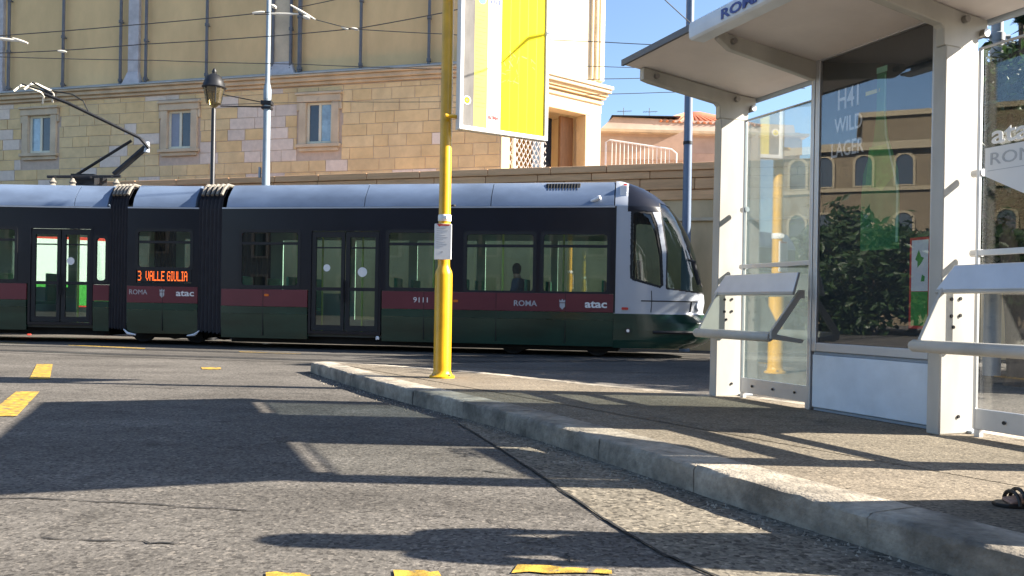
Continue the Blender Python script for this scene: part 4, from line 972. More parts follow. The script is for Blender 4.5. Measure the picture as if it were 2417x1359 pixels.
m = MB(TA); m.box(8.30, 8.44, .10, .20, 3.10, 3.36); m.build('end_panel', M['t_lamp'], tram, bevel=.01)
m = MB(TA); m.box(8.36, 8.43, .20, .26, 3.37, 3.41); m.build('tail_lamp', M['rprint'], tram, bevel=.01)

# ---- pantograph
PY = 19.35
def pt_(u, v, dy=0.0): p = at(u, v, PY + dy); return Vector((p.x - TX, p.y - TY, p.z))
m = MB()
for dy in (-.45, .45): m.tube([pt_(112, 417, dy), pt_(285, 416, dy)], .035, 6)
for u in (130, 170, 215, 265): m.tube([pt_(u, 418, -.5), pt_(u, 418, .5)], .03, 6)
m.box(pt_(190, 0).x, pt_(245, 0).x, PY - TY - .3, PY - TY + .3, 3.62, 3.86)
pb = m.build('pantograph_base', M['iron'], tram, smooth=True)
for u, dy in ((125, -.5), (125, .5), (172, -.5), (172, .5), (275, -.5), (275, .5)):
    p = pt_(u, 420, dy); m = MB(); m.lathe([(.05, 0), (.085, .03), (.05, .07), (.085, .11), (.05, .15), (.03, .2)], (p.x, p.y, 3.52), 10); m.build('insulator', M['pipe_pale'], pb, smooth=True)
m = MB(); m.tube([pt_(270, 412), pt_(345, 347)], .075, 8); m.build('lower_arm', M['iron'], tram, smooth=True)
m = MB(); m.tube([pt_(178, 414, .15), pt_(310, 332, .15)], .036, 8); m.build('push_rod', M['iron'], tram, smooth=True)
m = MB(); m.tube([pt_(352, 350, -.05), pt_(330, 325, -.12), pt_(160, 243, -.45), pt_(105, 222, -.6)], .04, 6); m.tube([pt_(352, 350, .05), pt_(330, 325, .12), pt_(160, 243, .45), pt_(105, 222, .6)], .04, 6)
m.tube([pt_(240, 283, -.3), pt_(240, 283, .3)], .018, 6); m.tube([pt_(160, 243, -.45), pt_(160, 243, .45)], .018, 6); m.build('upper_arm', M['iron'], tram, smooth=True)
m = MB(); m.lathe([(.07, -.12), (.07, .12)], pt_(346, 347), 10); m.build('knee_joint', M['t_silver'], tram, smooth=True)
m = MB()
for dy in (-.35, .35): m.tube([pt_(208, 262, dy), pt_(196, 238, dy), pt_(170, 222, dy), pt_(120, 214, dy)], .014, 5)
m.build('head_spring', M['iron'], tram)
for u, v in ((80, 212), (104, 208)):
    m = MB(); c0 = pt_(u, v)
    m.tube([c0 + Vector((-.12, -.58, -.18)), c0 + Vector((-.03, -.46, -.02)), c0 + Vector((0, -.3, 0.02)), c0 + Vector((0, .3, 0.02)), c0 + Vector((-.03, .46, -.02)), c0 + Vector((-.12, .58, -.18))], .022, 6); m.build('collector_strip', M['ceramic'], tram, smooth=True)
    for q in (-.5, .5): m = MB(); m.tube([c0 + Vector((.02, q, 0)), pt_(125, 222, q)], .02, 5); m.build('head_link', M['iron'], tram)

# passengers, two dark figures behind the tram glass
def passenger(s, y, label, sgn):
    p = TA @ Vector((s, y, .98)); q = thing('person', (p.x + TX, p.y + TY, .98), label, 'person', -math.atan2(1.4, 8.07) + (0 if sgn > 0 else math.pi))
    vs_ = [(0, 0, .06), (0, 0, .22), (.02, 0, .44), (.03, 0, .56), (.05, 0, .66), (.07, 0, .75), (.07, 0, .82), (.36, .09, .05), (.40, .09, -.42), (.50, .09, -.48), (.36, -.09, .05), (.40, -.09, -.42), (.50, -.09, -.48), (.0, .19, .48), (.10, .22, .22), (.30, .12, .14), (.0, -.19, .48), (.10, -.22, .22), (.30, -.12, .14)]
    ed = [(0, 1), (1, 2), (2, 3), (3, 4), (4, 5), (5, 6), (0, 7), (7, 8), (8, 9), (0, 10), (10, 11), (11, 12), (2, 13), (13, 14), (14, 15), (2, 16), (16, 17), (17, 18)]
    rd = [.13, .15, .17, .10, .06, .09, .075, .075, .05, .04, .075, .05, .04, .095, .06, .04, .095, .06, .04]
    skinned('body', vs_, ed, rd, M['skin'], q, 0)
    skinned('shirt', [vs_[i] for i in (0, 1, 2, 3, 13, 14, 16, 17)], [(0, 1), (1, 2), (2, 3), (2, 4), (4, 5), (2, 6), (6, 7)], [.16, .17, .185, .10, .11, .075, .11, .075], M['denim'], q, 0)
    MB().lathe([(.07, .66), (.095, .74), (.09, .82), (.05, .87), (.01, .885)], (.05, 0, 0), 14).build('hair', M['hair'], q, smooth=True)
PASS = [(6.25, .62, 'dark figure seated behind the tram window just right of the yellow pole', -1)]

# poster stand in the gap behind the tram, seen through its rear door
ps = thing('poster_stand', (-11.75, 21.9, 0), 'red framed white and green poster stand seen through the rear tram door', 'poster stand', R(28))
m = MB(); m.box(-1.05, 1.05, 0.0, .12, .75, 2.62); m.box(-.95, -.85, .02, .1, 0, .75); m.box(.85, .95, .02, .1, 0, .75); m.build('frame', M['rprint'], ps, bevel=.02)
m = MB(); m.box(-.97, .97, -.006, -.001, 1.35, 2.54); m.build('white_panel', M['wprint'], ps)
m = MB(); m.box(-.97, .97, -.006, -.001, .80, 1.345); m.build('green_panel', M['leafprint'], ps)

# ================================================================== YELLOW STOP SIGN
sg = thing('tram_stop_sign', (-.785, 9.42, KZ), 'yellow pole with tall yellow and white timetable board on the island', 'stop sign')
m = MB(); m.lathe([(.145, 0.0), (.145, .02), (.12, .035), (.105, .06), (.1, .09), (.1, 1.17), (.094, 1.21), (.07, 1.26), (.068, 1.3), (.066, 5.2), (.05, 5.25)], (0, 0, 0), 28); m.build('pole', M['yellow'], sg, smooth=True)
for k in range(4):
    a = math.pi / 4 + k * math.pi / 2; m = MB(); m.lathe([(.014, .02), (.014, .045)], (.125 * math.cos(a), .125 * math.sin(a), 0), 6); m.build('bolt', M['steel'], sg)
m = MB(); m.lathe([(.072, 1.78), (.076, 1.79), (.076, 1.845), (.072, 1.855)], (0, 0, 0), 24); m.tube([(.02, -.07, 1.815), (.05, -.10, 1.815)], .03, 10); m.build('pole_clamp', M['board_frame'], sg, smooth=True)
m = MB(); m.box(-.105, .09, -.098, -.078, 1.34, 1.745); npl = m.build('notice_plate', M['wprint'], sg, bevel=.006)
m = MB(); m.prism([(-.08, 1.742), (.07, 1.742), (.06, 1.722), (-.03, 1.722), (-.05, 1.712)], -.1, -.098); m.build('red_mark', M['rprint'], npl)
m = MB()
for k in range(9): m.box(-.08, .02 + .03 * math.sin(k * 2.1), -.0995, -.0982, 1.69 - .025 * k, 1.694 - .025 * k)
m.box(-.03, -.005, -.0995, -.0982, 1.42, 1.435); tag(m.build('notice_print', M['greyprint'], npl), kind='stuff')
BR = math.atan2(.6, 1.01); TB = Matrix.Translation((.135, -.12, -KZ)) @ Matrix.Rotation(BR, 4, 'Z')
B0, B1, BW = 2.95, 4.72, 1.185
m = MB(TB); m.ring([(0, B0), (BW, B0), (BW, B1), (0, B1)], [(.045, B0 + .05), (BW - .045, B0 + .05), (BW - .045, B1 - .05), (.045, B1 - .05)], -.05, .05); bdf = m.build('board_frame', M['board_frame'], sg, bevel=.008)
m = MB(TB); m.box(.046, BW - .046, -.03, .03, B0 + .051, B1 - .051); bd = m.build('board', M['board_frame'], sg)
def strip(x0, x1, mt, nm, z0=B0 + .055, z1=B1 - .055, y=-.0325):
    m = MB(TB); m.box(x0, x1, y, -.0302, z0, z1); return m.build(nm, M[mt], bd)
strip(.048, .185, 'gprint', 'grey_strip'); strip(.187, .355, 'ypale', 'pale_yellow_strip'); strip(.357, .535, 'wprint', 'white_strip')
for k in range(5):
    a = .537 + k * .1198; strip(a, a + .1178, 'yprint', 'yellow_column')
    if k: strip(a - .003, a + .001, 'yline', 'column_line', y=-.0329)
def disc(x, z, r_, mt, nm, y=-.0345):
    m = MB(TB); m.prism([(x + r_ * math.cos(k * math.pi / 10), z + r_ * math.sin(k * math.pi / 10)) for k in range(20)], y, -.0326); m.build(nm, M[mt], bd)
disc(.10, B0 + .34, .05, 'wprint', 'stop_symbol'); disc(.10, B0 + .34, .036, 'yprint', 'stop_symbol', -.0355); disc(.10, B0 + .34, .014, 'gprint', 'stop_symbol', -.036)
disc(.275, 4.46, .05, 'bprint', 'route_symbol')
m = MB(TB)
for k in range(4): m.box(.385 + k * .035, .405 + k * .035, -.0335, -.0326, 4.44, 4.48 + .02 * (k % 2))
m.build('heading_print', M['navy'], bd)
text('ROMA', .058, M['rprint'], bd, facing(TB, .378, -.0335, B0 + .165), width=.135, bold=.002)
m = MB(TB)
for k in range(4): m.box(.39 + .03 * k, .407 + .03 * k, -.0335, -.0326, B0 + .085 + .012 * (k % 2), B0 + .10 + .014 * (k % 3))
for k in range(22): m.box(.375, .375 + .05 + .09 * abs(math.sin(k * 1.7)), -.0332, -.0326, 4.38 - .048 * k, 4.384 - .048 * k)
m.build('timetable_print', M['greyprint'], bd)
m = MB(TB)
for k in range(26): m.box(.2, .25 + .09 * abs(math.sin(k * 2.3)), -.0332, -.0326, 4.36 - .045 * k, 4.3635 - .045 * k)
m.build('timetable_print', M['yline'], bd)
m = MB(TB); rr = random.Random(4)       # sun-bleached scratches and scribbles
for k in range(26):
    x = .56 + .45 * rr.random() ** 1.3; z = 3.55 + .38 * rr.random(); a = rr.uniform(0, 3.1); l_ = rr.uniform(.012, .045); wd = rr.uniform(.004, .010)
    dx, dz = math.cos(a) * l_, math.sin(a) * l_; m.prism([(x - dx, z - dz), (x + dx, z + dz), (x + dx + wd, z + dz + wd), (x - dx + wd, z - dz + wd)], -.0335, -.0326)
m.build('scratch', M['ypale'], bd)
BX = [at(1080, 190, 9.3), at(1130, 172, 9.42), at(1185, 148, 9.55), at(1238, 96, 9.73), at(1310, 80, 9.95), at(1420, 62, 10.2)]
sunv = Vector((math.cos(R(SUN_EL)), -SUN_K * math.cos(R(SUN_EL)), math.sin(R(SUN_EL))))
CB = [p + sunv * 3.2 for p in BX]
cb = thing('overhead_wire', CB[0], 'slack cable overhead whose thin shadow crosses the yellow board', 'wire')
MB().tube([p - CB[0] for p in CB], [.008, .008, .01, .022, .012, .01], 6).build('cable', M['wire'], cb, smooth=True)
for zz in (3.10, 4.5):
    m = MB(TB); m.tube([(-.135, .04, zz), (.02, .03, zz)], .022, 8); m.build('arm', M['yellow'], sg, smooth=True)

# ================================================================== SHELTER
SX, SY = 2.13, 8.0
SHY = math.atan2(-.921, .39)
sh = thing('tram_shelter', (SX, SY, KZ), 'cream steel and glass tram shelter with sloping roof, perch bars and dark advert case', 'shelter', SHY)
K = -KZ
UP = (0.0, 1.12, 2.455, 3.84)
zr = lambda v: 3.058 + (.118 * v if v > 0 else .05 * v)
for i, u in enumerate(UP):
    if i == 1:
        m = MB(); m.box(u - .022, u + .018, -.075, .05, 0, 2.98 + K); m.build('mullion', M['alu'], sh, bevel=.006)
        zb = 2.80
    else:
        m = MB(); m.hexa([(u - .05, -.215, 0), (u + .05, -.215, 0), (u + .05, .125, 0), (u - .05, .125, 0)], [(u - .05, -.20, 2.80 + K), (u + .05, -.20, 2.80 + K), (u + .05, .12, 2.80 + K), (u - .05, .12, 2.80 + K)]); m.build('post', M['white'], sh, bevel=.008)
        m = MB(); m.box(u - .085, u + .085, .06, .2, 0.001, .02); m.prism([(.125, .02), (.2, .02), (.125, .12)], u - .02, u + .02, 'x'); m.build('foot_plate', M['pole_grey'], sh, bevel=.004)
        for zz in (.12,):
            m = MB(); m.tube([(u + .05, -.03, zz), (u + .058, -.03, zz)], .012, 8); m.build('bolt', M['iron'], sh)
    th = .035 if i != 1 else .028
    if i == 1: poly = [(-1.05, zr(1.05) - .004), (-1.07, zr(1.05) - .06), (-.95, 3.045), (-.3, 2.945), (-.09, 2.91), (.03, 2.90), (.06, 2.98), (.06, 3.05)]
    else: poly = [(-1.06, zr(1.06) - .004), (-1.06, 3.07), (-.98, 3.05), (-.235, 2.945), (-.207, 2.92), (-.204, 2.803), (.122, 2.803), (.14, 2.93), (.22, 2.97), (.22, 3.035), (0, 3.052)]
    m = MB(); m.prism([(y, z + K) for y, z in poly], u - th, u + th, 'x'); m.build('roof_arm', M['white'], sh, bevel=.008)
    for v_, z_, r_ in ((.93, zr(.93) - .06, .024), (.02, 3.0, .026), (-.17, 2.93, .03)):
        m = MB(); m.tube([(u - th - .03, -v_, z_ + K), (u + th + .035, -v_, z_ + K)], r_, 10); m.build('pin', M['steel'], sh, smooth=True)
RV = (1.22, 1.1, .8, .4, 0, -.15, -.25)
for a, b in ((-.06, 1.12), (1.12, 2.455), (2.455, 4.02)):
    m = MB(); lo = [(-v, zr(v) + (.006 * math.sin(max(0, v) * 2.6)) + K) for v in RV]; up = [(y, z + .032) for y, z in reversed(lo)]
    m.prism(lo + up, a + .005, b - .005, 'x'); m.build('roof_panel', M['roofskin'], sh)
    m = MB(); m.box(a + .005, b - .005, -1.245, -1.2205, zr(1.22) + K - .012, zr(1.22) + K + .042); m.build('roof_edge', M['pipe'], sh)
    m = MB(); m.tube([(a + .01, .262, 3.035 + K), (b - .01, .262, 3.035 + K)], .028, 10); m.build('rear_gutter', M['pole_grey'], sh, smooth=True)
m = MB(); m.prism([(-1.12, 3.105 + K), (-1.245, 3.105 + K), (-1.265, 3.12 + K), (-1.270, 3.18 + K), (-1.266, 3.235 + K), (-1.2505, 3.25 + K), (-1.2465, 3.135 + K), (-1.12, 3.125 + K)], 1.03, 3.98, 'x'); fb = m.build('fascia', M['kick'], sh, bevel=.01)
text('ROMA', .10, M['navy'], fb, facing(None, 1.45, -1.273, 3.14 + K), width=.50, bold=.003)
# glazed bays
for a, b in ((.15, 1.085), (2.60, 3.775)):
    m = MB(); panel_with_holes(m, a, b, .195 + K, 2.776 + K, -.014, .014, [(a + .022, b - .015, .335 + K, 1.365 + K), (a + .022, b - .015, 1.405 + K, 2.762 + K)])
    fr = m.build('glass_frame', M['alu'], sh, bevel=.004)
    for z0, z1 in ((.335, 1.365), (1.405, 2.762)):
        cu_ = (a + b) / 2; m = MB(Matrix.Translation((cu_, 0, 0)) @ Matrix.Rotation(R(-3.00), 4, 'Z') @ Matrix.Translation((-cu_, 0, 0))); m.box(a + .02, b - .013, -.004, .004, z0 + K, z1 + K); m.build('glass_pane', M['etched' if a < 1 else 'shelterglass'], fr)
    for t in (.2, .5, .8):
        m = MB(); u = a + (b - a) * t; m.tube([(u, -.02, .265 + K), (u, -.026, .265 + K)], .012, 8); m.build('bolt', M['iron'], fr)
    m = MB(); m.box(a + .02, a + .06, -.02, .02, 0, .195 + K); m.box(b - .06, b - .02, -.02, .02, 0, .195 + K); m.build('frame_foot', M['alu'], sh)
    for zz in (1.385, 1.93):
        m = MB(); m.tube([(a - .05, .02, zz + K), (a + .03, .02, zz + K)], .026, 10); m.build('glass_clamp', M['alu'], sh, smooth=True)
text('atac', .17, M['wprint'], sh, facing(None, 2.705, -.0085, 2.108 + K), bold=.003, width=.36)
m = MB(); m.prism([(2.67, 2.082 + K), (3.72, 2.082 + K), (3.72, 1.55 + K), (3.32, 1.55 + K), (2.67, 1.895 + K)], -.022, -.0185); sp = m.build('stop_name_panel', M['wprint'], sh)
text('ROMA', .115, M['greyprint'], sp, facing(None, 2.71, -.0235, 1.965 + K), width=.40)
m = MB(); m.box(2.69, 3.70, -.0228, -.0221, 1.925 + K, 1.929 + K); m.build('panel_rule', M['greyprint'], sp)
# advert case
m = MB(); panel_with_holes(m, 1.143, 2.385, .64 + K, 3.135 + K, -.072, -.03, [(1.195, 2.285, .712 + K, 3.055 + K)]); case = m.build('advert_frame', M['alu'], sh, bevel=.006)
m = MB(); m.box(1.143, 2.385, -.0295, .075, .64 + K, 3.135 + K); m.build('advert_case', M['alu'], sh)
m = MB(); m.box(1.197, 2.283, -.045, -.0297, .714 + K, 3.053 + K); po = m.build('poster', M['poster'], sh)
m = MB(); m.box(1.196, 2.284, -.060, -.056, .713 + K, 3.054 + K); m.build('advert_glass', M['adglass'], sh)
m = MB(); m.box(1.155, 2.37, -.066, .07, .175 + K, .612 + K); m.build('kick_panel', M['kick'], sh, bevel=.006)
m = MB(); m.box(1.16, 2.365, -.05, .06, 0.003, .17 + K); m.box(1.16, 2.365, -.055, .06, .615 + K, .637 + K); m.build('plinth', M['pole_grey'], sh)
bx = 1.815
bp_ = [(-.045, 2.80), (.045, 2.80), (.045, 2.50), (.07, 2.30), (.165, 2.05), (.185, 1.85), (.185, 1.45), (-.185, 1.45), (-.185, 1.85), (-.165, 2.05), (-.07, 2.30), (-.045, 2.50)]
m = MB(); m.prism([(bx + x, z + K) for x, z in bp_], -.0475, -.0452); m.build('bottle_print', M['bottle'], po)
m = MB(); m.prism([(bx - .05, 2.85 + K), (bx + .05, 2.85 + K), (bx + .05, 2.805 + K), (bx - .05, 2.805 + K)], -.0475, -.0452); m.prism([(bx + .03, 2.78 + K), (bx + .04, 2.78 + K), (bx + .04, 2.5 + K), (bx + .06, 2.3 + K), (bx + .175, 1.9 + K), (bx + .175, 1.5 + K), (bx + .155, 1.5 + K), (bx + .155, 1.9 + K), (bx + .04, 2.32 + K), (bx + .03, 2.5 + K)], -.049, -.0477)
m.build('bottle_highlight', M['bottle_light'], po)
m = MB(); m.prism([(bx - .11, 2.25 + K), (bx + .06, 2.25 + K), (bx + .15, 2.02 + K), (bx + .02, 1.9 + K), (bx - .14, 1.96 + K)], -.0488, -.0477); m.build('bottle_label', M['leafprint'], po)
for s_, sz, x, z, wd in (('H41', .235, 1.375, 2.61, .215), ('WILD', .17, 1.34, 2.425, .29), ('LAGER', .17, 1.31, 2.23, .34)):
    text(s_, sz, M['wprint'], po, facing(None, x, -.0475, z + K), width=wd, bold=.002)
m = MB(); m.box(1.66, 1.80, -.0475, -.0452, 2.66 + K, 2.69 + K); m.build('print_rule', M['ypale'], po)
m = MB(); m.box(2.10, 2.278, -.0475, -.0452, .86 + K, 1.52 + K); nt_ = m.build('poster_reflection', M['rprint'], po)  # mirror image of a red-framed poster, drawn as print on the advert
m = MB(); m.box(2.118, 2.26, -.049, -.0477, 1.13 + K, 1.50 + K); m.build('reflection_white', M['wprint'], nt_)
m = MB(); m.box(2.118, 2.26, -.049, -.0477, .88 + K, 1.127 + K); m.build('reflection_green', M['leafprint'], nt_)
m = MB(); m.prism([(2.15, 1.36 + K), (2.18, 1.43 + K), (2.2, 1.38 + K), (2.225, 1.37 + K), (2.2, 1.33 + K), (2.17, 1.30 + K), (2.17, 1.345 + K)], -.050, -.0492); m.prism([(2.2, 1.2 + K), (2.23, 1.2 + K), (2.235, 1.235 + K), (2.21, 1.25 + K)], -.050, -.0492); m.build('leaf_mark', M['leafprint'], nt_)
# perches: brackets, bars, backrests
for a, b in ((0.0, 1.075), (2.455, 3.84)):
    for u, o_ in ((a, .054), (b, -.03)):
        if u == b and b < 2:
            m = MB()
            m.prism([(y, z + K) for y, z in [(-.08, 1.15), (-.135, 1.15), (-.43, .80), (-.43, .735), (-.10, .70), (-.08, .73), (-.37, .775), (-.12, 1.08), (-.08, 1.08)]], u + o_, u + o_ + .026, 'x'); m.build('bracket', M['white'], sh, bevel=.004); continue
        else: pl = [(-.19, 1.17), (-.215, 1.165), (-.43, .80), (-.43, .735), (-.12, .715), (-.0, .80), (-.0, 1.17)]
        m = MB(); m.prism([(y, z + K) for y, z in pl], u + o_, u + o_ + .026, 'x'); br = m.build('bracket', M['white'], sh, bevel=.006)
        if u == a:
            for y, z in ((-.15, 1.07), (-.065, 1.075), (-.15, .955), (-.065, .96), (-.13, .88)):
                m = MB(); m.tube([(u + o_ + .026, y, z + K), (u + o_ + .034, y, z + K)], .0125, 8); m.build('bolt', M['iron'], br)
    m = MB(); n = 22; pts = [(a - .02 + .006, -.41, .752 + K), (a + .01, -.41, .752 + K), (b - .06, -.41, .752 + K), (b - .035, -.41, .752 + K)]
    m.tube(pts, [.030, .043, .043, .034], 14); m.build('perch_bar', M['white'], sh, smooth=True)
    e = .0
    z0, z1 = 1.13, 1.30
    x0 = a + .02; x1 = b - .0 if b > 2 else b + .02
    m = MB(); m.hexa([(x0, -.232, z0 + K), (x1, -.232, z0 + K), (x1, -.205, z0 - .01 + K), (x0, -.205, z0 - .01 + K)], [(x0 + .10, -.175, z1 + K), (x1, -.175, z1 + K), (x1, -.15, z1 - .005 + K), (x0 + .10, -.15, z1 - .005 + K)])
    m.build('backrest', M['alu'], sh, bevel=.006)
    m = MB(); m.tube([(x0, -.222, z0 - .012 + K), (x1, -.222, z0 - .012 + K)], .014, 8); m.build('backrest_lip', M['white'], sh, smooth=True)

# ================================================================== PERSON (just beyond the right edge; a sandalled foot is in view)
def skinned(name, verts, edges, radii, mat, parent, root=0, sub=2):
    me = bpy.data.meshes.new(name); me.from_pydata(verts, edges, []); me.update()
    ob = bpy.data.objects.new(name, me); col.objects.link(ob)
    sk = ob.modifiers.new('skin', 'SKIN'); sk.use_smooth_shade = True
    for i, r_ in enumerate(radii): me.skin_vertices[0].data[i].radius = (r_ if isinstance(r_, tuple) else (r_, r_))
    me.skin_vertices[0].data[root].use_root = True
    ss = ob.modifiers.new('sub', 'SUBSURF'); ss.levels = sub; ss.render_levels = sub
    dg = bpy.context.evaluated_depsgraph_get(); m2 = bpy.data.meshes.new_from_object(ob.evaluated_get(dg)); bpy.data.objects.remove(ob)
    m2.name = name; m2.materials.clear(); m2.materials.append(mat)
    for p in m2.polygons: p.use_smooth = True
    o2 = bpy.data.objects.new(name, m2); col.objects.link(o2)
    if parent: o2.parent = parent
    return o2
# local frame: +x forward (towards the road), +y to the person's left
pr = thing('person', (2.375, 3.28, KZ), 'person in black strappy sandals standing on the island at the right edge', 'person', R(180))
pr.scale = (1.05, 1.05, 1.05)
V = []; Ed = []; Rd = []
def J(p, r_, to=None):
    V.append(p); Rd.append(r_)
    if to is not None: Ed.append((to, len(V) - 1))
    return len(V) - 1
pel = J((0, 0, .96), (.13, .10)); wst = J((0, 0, 1.10), (.125, .095), pel); che = J((.01, 0, 1.30), (.14, .10), wst); nb = J((0, 0, 1.46), (.075, .07), che)
nk = J((.015, 0, 1.55), .05, nb); hd = J((.03, 0, 1.66), (.072, .085), nk); ht = J((.02, 0, 1.74), (.06, .07), hd)
FEET = {}
for sgn, kx, ax in ((-1, .0, .005), (1, .0, -.16)):
    fy = .27 if sgn < 0 else .17; h = J((0, sgn * .09, .90), .088, pel); k = J((kx * .8 + .03, sgn * (fy * .66), .50), .058, h); c = J((kx * .9, sgn * fy * .82, .34), .055, k); a = J((ax * .8, sgn * (fy - .005), .115), .034, c)
    he = J((ax * .8 - .03, sgn * (fy - .005), .045), .032, a); mf = J((ax * .8 + .085, sgn * fy, .045), (.036, .028), a); bl = J((ax * .8 + .155, sgn * (fy + .005), .028), (.042, .018), mf)
    FEET[sgn] = (ax * .8, fy)
    for q in range(5):
        yy = sgn * (fy + .005) + (q - 2) * .0185; ln_ = (.05, .046, .042, .036, .03)[q if sgn > 0 else 4 - q]
        t1 = J((ax * .8 + .185, yy, .024), .0095, bl); J((ax * .8 + .185 + ln_ * .7, yy, .019), .0085, t1)
    s = J((0, sgn * .17, 1.42), .058, nb if False else che); el = J((-.03, sgn * .205, 1.15), .04, s); wr = J((.05, sgn * .205, .93), .026, el); pa = J((.075, sgn * .205, .86), (.018, .036), wr)
    for q in range(4):
        f1 = J((.07 + .022 * (q - 1.5) * 1.0, sgn * .208, .81), .0088, pa); f2 = J((.078 + .02 * (q - 1.5), sgn * .202, .775), .0082, f1); J((.082 + .018 * (q - 1.5), sgn * .19, .745 + .006 * abs(q - 1.5)), .007, f2)
    t1 = J((.115, sgn * .20, .84), .0095, pa); J((.125, sgn * .19, .80), .008, t1)
body = skinned('body', V, Ed, Rd, M['skin'], pr, pel)
MB().tube([(.10, -.012, 1.655), (.125, 0, 1.645), (.10, .012, 1.64)], [.008, .013, .008], 8).build('nose', M['skin'], pr, smooth=True)
for y in (-.032, .032): MB().lathe([(.004, -.012), (.011, 0), (.004, .012)], (.094, y, 1.672), 8).build('eye', M['wprint'], pr, smooth=True)
for y in (-.082, .082): MB().tube([(.02, y, 1.69), (.005, y * 1.06, 1.665), (.02, y, 1.63)], [.01, .016, .009], 8).build('ear', M['skin'], pr, smooth=True)
MB().box(.095, .101, -.022, .022, 1.612, 1.619).build('mouth', M['rprint'], pr, bevel=.002)
MB().lathe([(.05, 1.36), (.105, 1.42), (.112, 1.52), (.106, 1.62), (.104, 1.70), (.095, 1.77), (.06, 1.815), (.01, 1.83)], (-.038, 0, 0), 18).build('hair', M['hair'], pr, smooth=True)
V2 = [(0, 0, .93), (0, 0, 1.10), (.01, 0, 1.30), (0, 0, 1.46), (0, -.17, 1.42), (-.025, -.205, 1.18), (0, .17, 1.42), (-.025, .205, 1.18)]
skinned('shirt', V2, [(0, 1), (1, 2), (2, 3), (2, 4), (4, 5), (2, 6), (6, 7)], [(.15, .12), (.142, .11), (.155, .115), (.08, .075), .07, .058, .07, .058], M['shirt'], pr, 0)
# long skirt with a few soft folds, down to the ankles
m = MB(); rows = [(1.10, .12, .165), (.98, .15, .20), (.8, .17, .235), (.55, .19, .27), (.35, .205, .33), (.2, .215, .37)]; n = 40; vs_ = []
for k, (z, rx, ry) in enumerate(rows):
    for a in range(n):
        t = 2 * math.pi * a / n; fl = 1 + .035 * k / 5 * math.sin(9 * t + .6) + .02 * k / 5 * math.sin(5 * t)
        vs_.append((rx * fl * math.cos(t) - .03, ry * fl * math.sin(t), z))
m.add(vs_, [(r_ * n + a, r_ * n + (a + 1) % n, (r_ + 1) * n + (a + 1) % n, (r_ + 1) * n + a) for r_ in range(5) for a in range(n)]); m.build('skirt', M['denim'], pr, smooth='all')
for sgn in (-1, 1):
    fx = FEET[sgn][0]; y = sgn * (FEET[sgn][1] + .002)
    m = MB(); m.prism([(fx - .075, y - .034), (fx - .03, y - .045), (fx + .06, y - .042), (fx + .16, y - .055), (fx + .225, y - .05), (fx + .262, y - .02), (fx + .265, y + .02), (fx + .23, y + .05), (fx + .16, y + .052), (fx + .06, y + .04), (fx - .03, y + .04), (fx - .075, y + .03)], .001, .017, 'z')
    sd = m.build('sandal', M['leather'], pr, bevel=.004)
    for cx_, hz, hw in ((.19, .05, .056), (.165, .06, .056), (.10, .088, .05), (.075, .10, .05)):
        m = MB(); pts = [(fx + cx_, y + hw * math.cos(a), .012 + hz * math.sin(a)) for a in [math.pi * k / 10 for k in range(11)]]; m.tube(pts, .008, 6); m.build('strap', M['leather'], sd, smooth=True)
    m = MB(); pts = [(fx - .02 + .046 * math.cos(a), y + .042 * math.sin(a), .10) for a in [2 * math.pi * k / 16 for k in range(17)]]; m.tube(pts, .008, 6); m.tube([(fx + .10, y, .10), (fx + .03, y, .112)], .008, 6); m.build('strap', M['leather'], sd, smooth=True)

for q in PASS: passenger(*q)

# ================================================================== TREES
def tree(name, label, x, y, h, trunk_h, rad, n, leaf, seed, lsz=.11, group=None, squash=.8, conifer=False):
    rr = random.Random(seed); e = thing(name, (x, y, 0), label, 'tree', 0, group)
    m = MB(); top = Vector((rr.uniform(-.2, .2), rr.uniform(-.2, .2), trunk_h * 1.15))
    r0 = .055 * h ** .7
    m.tube([(0, 0, -.05), (0, 0, .15), (top.x * .4, top.y * .4, trunk_h * .55), top, (top.x, top.y, h * (.92 if conifer else .8))], [r0 * 1.5, r0 * 1.1, r0 * .85, r0 * .65, r0 * .12], 9)
    cl = []
    for k in range(26 if not conifer else 40):
        while True:
            a = Vector((rr.uniform(-1, 1), rr.uniform(-1, 1), rr.uniform(-1, 1)))
            if .25 < a.length < 1: break
        if conifer:
            t = k / 40; zz = trunk_h + (h - trunk_h) * t; rr_ = rad * (1 - t) ** .8 + .12; an = rr.uniform(0, 6.28); c = Vector((rr_ * .7 * math.cos(an), rr_ * .7 * math.sin(an), zz)); s = .28 * rad * (1.1 - t)
        else:
            c = Vector((a.x * rad, a.y * rad, trunk_h + (h - trunk_h) * (.5 + .5 * a.z))); s = rad * rr.uniform(.2, .36)
        cl.append((c, s))
        if k % 2 == 0:
            st = top.lerp(Vector((top.x, top.y, h * .8)), rr.uniform(0, .6)); m.tube([st, st.lerp(c, .5) + Vector((0, 0, -.1)), c], [r0 * .4, r0 * .25, r0 * .07], 5)
    m.build('trunk', M['bark'], e, smooth=True)
    m = MB(); vs_ = []; fs = []
    for i in range(n):
        c, s = cl[rr.randrange(len(cl))]; p = c + Vector((rr.gauss(0, s * .6), rr.gauss(0, s * .6), rr.gauss(0, s * .6 * squash)))
        d = Vector((rr.gauss(0, 1), rr.gauss(0, 1), rr.gauss(0, .7))).normalized(); q = d.orthogonal().normalized(); q = (q * math.cos(i) + d.cross(q) * math.sin(i)); L_ = lsz * rr.uniform(.6, 1.3); W_ = L_ * (.42 if not conifer else .12)
        b = len(vs_); nn = d.cross(q) * L_ * .12
        vs_ += [p - d * L_, p + q * W_ + nn, p + d * L_, p - q * W_ + nn]; fs.append((b, b + 1, b + 2, b + 3))
    m.v = vs_; m.f = fs
    m.build('crown', M[leaf], e, fix=False)
    return e
TG = 'trees behind the shelter'
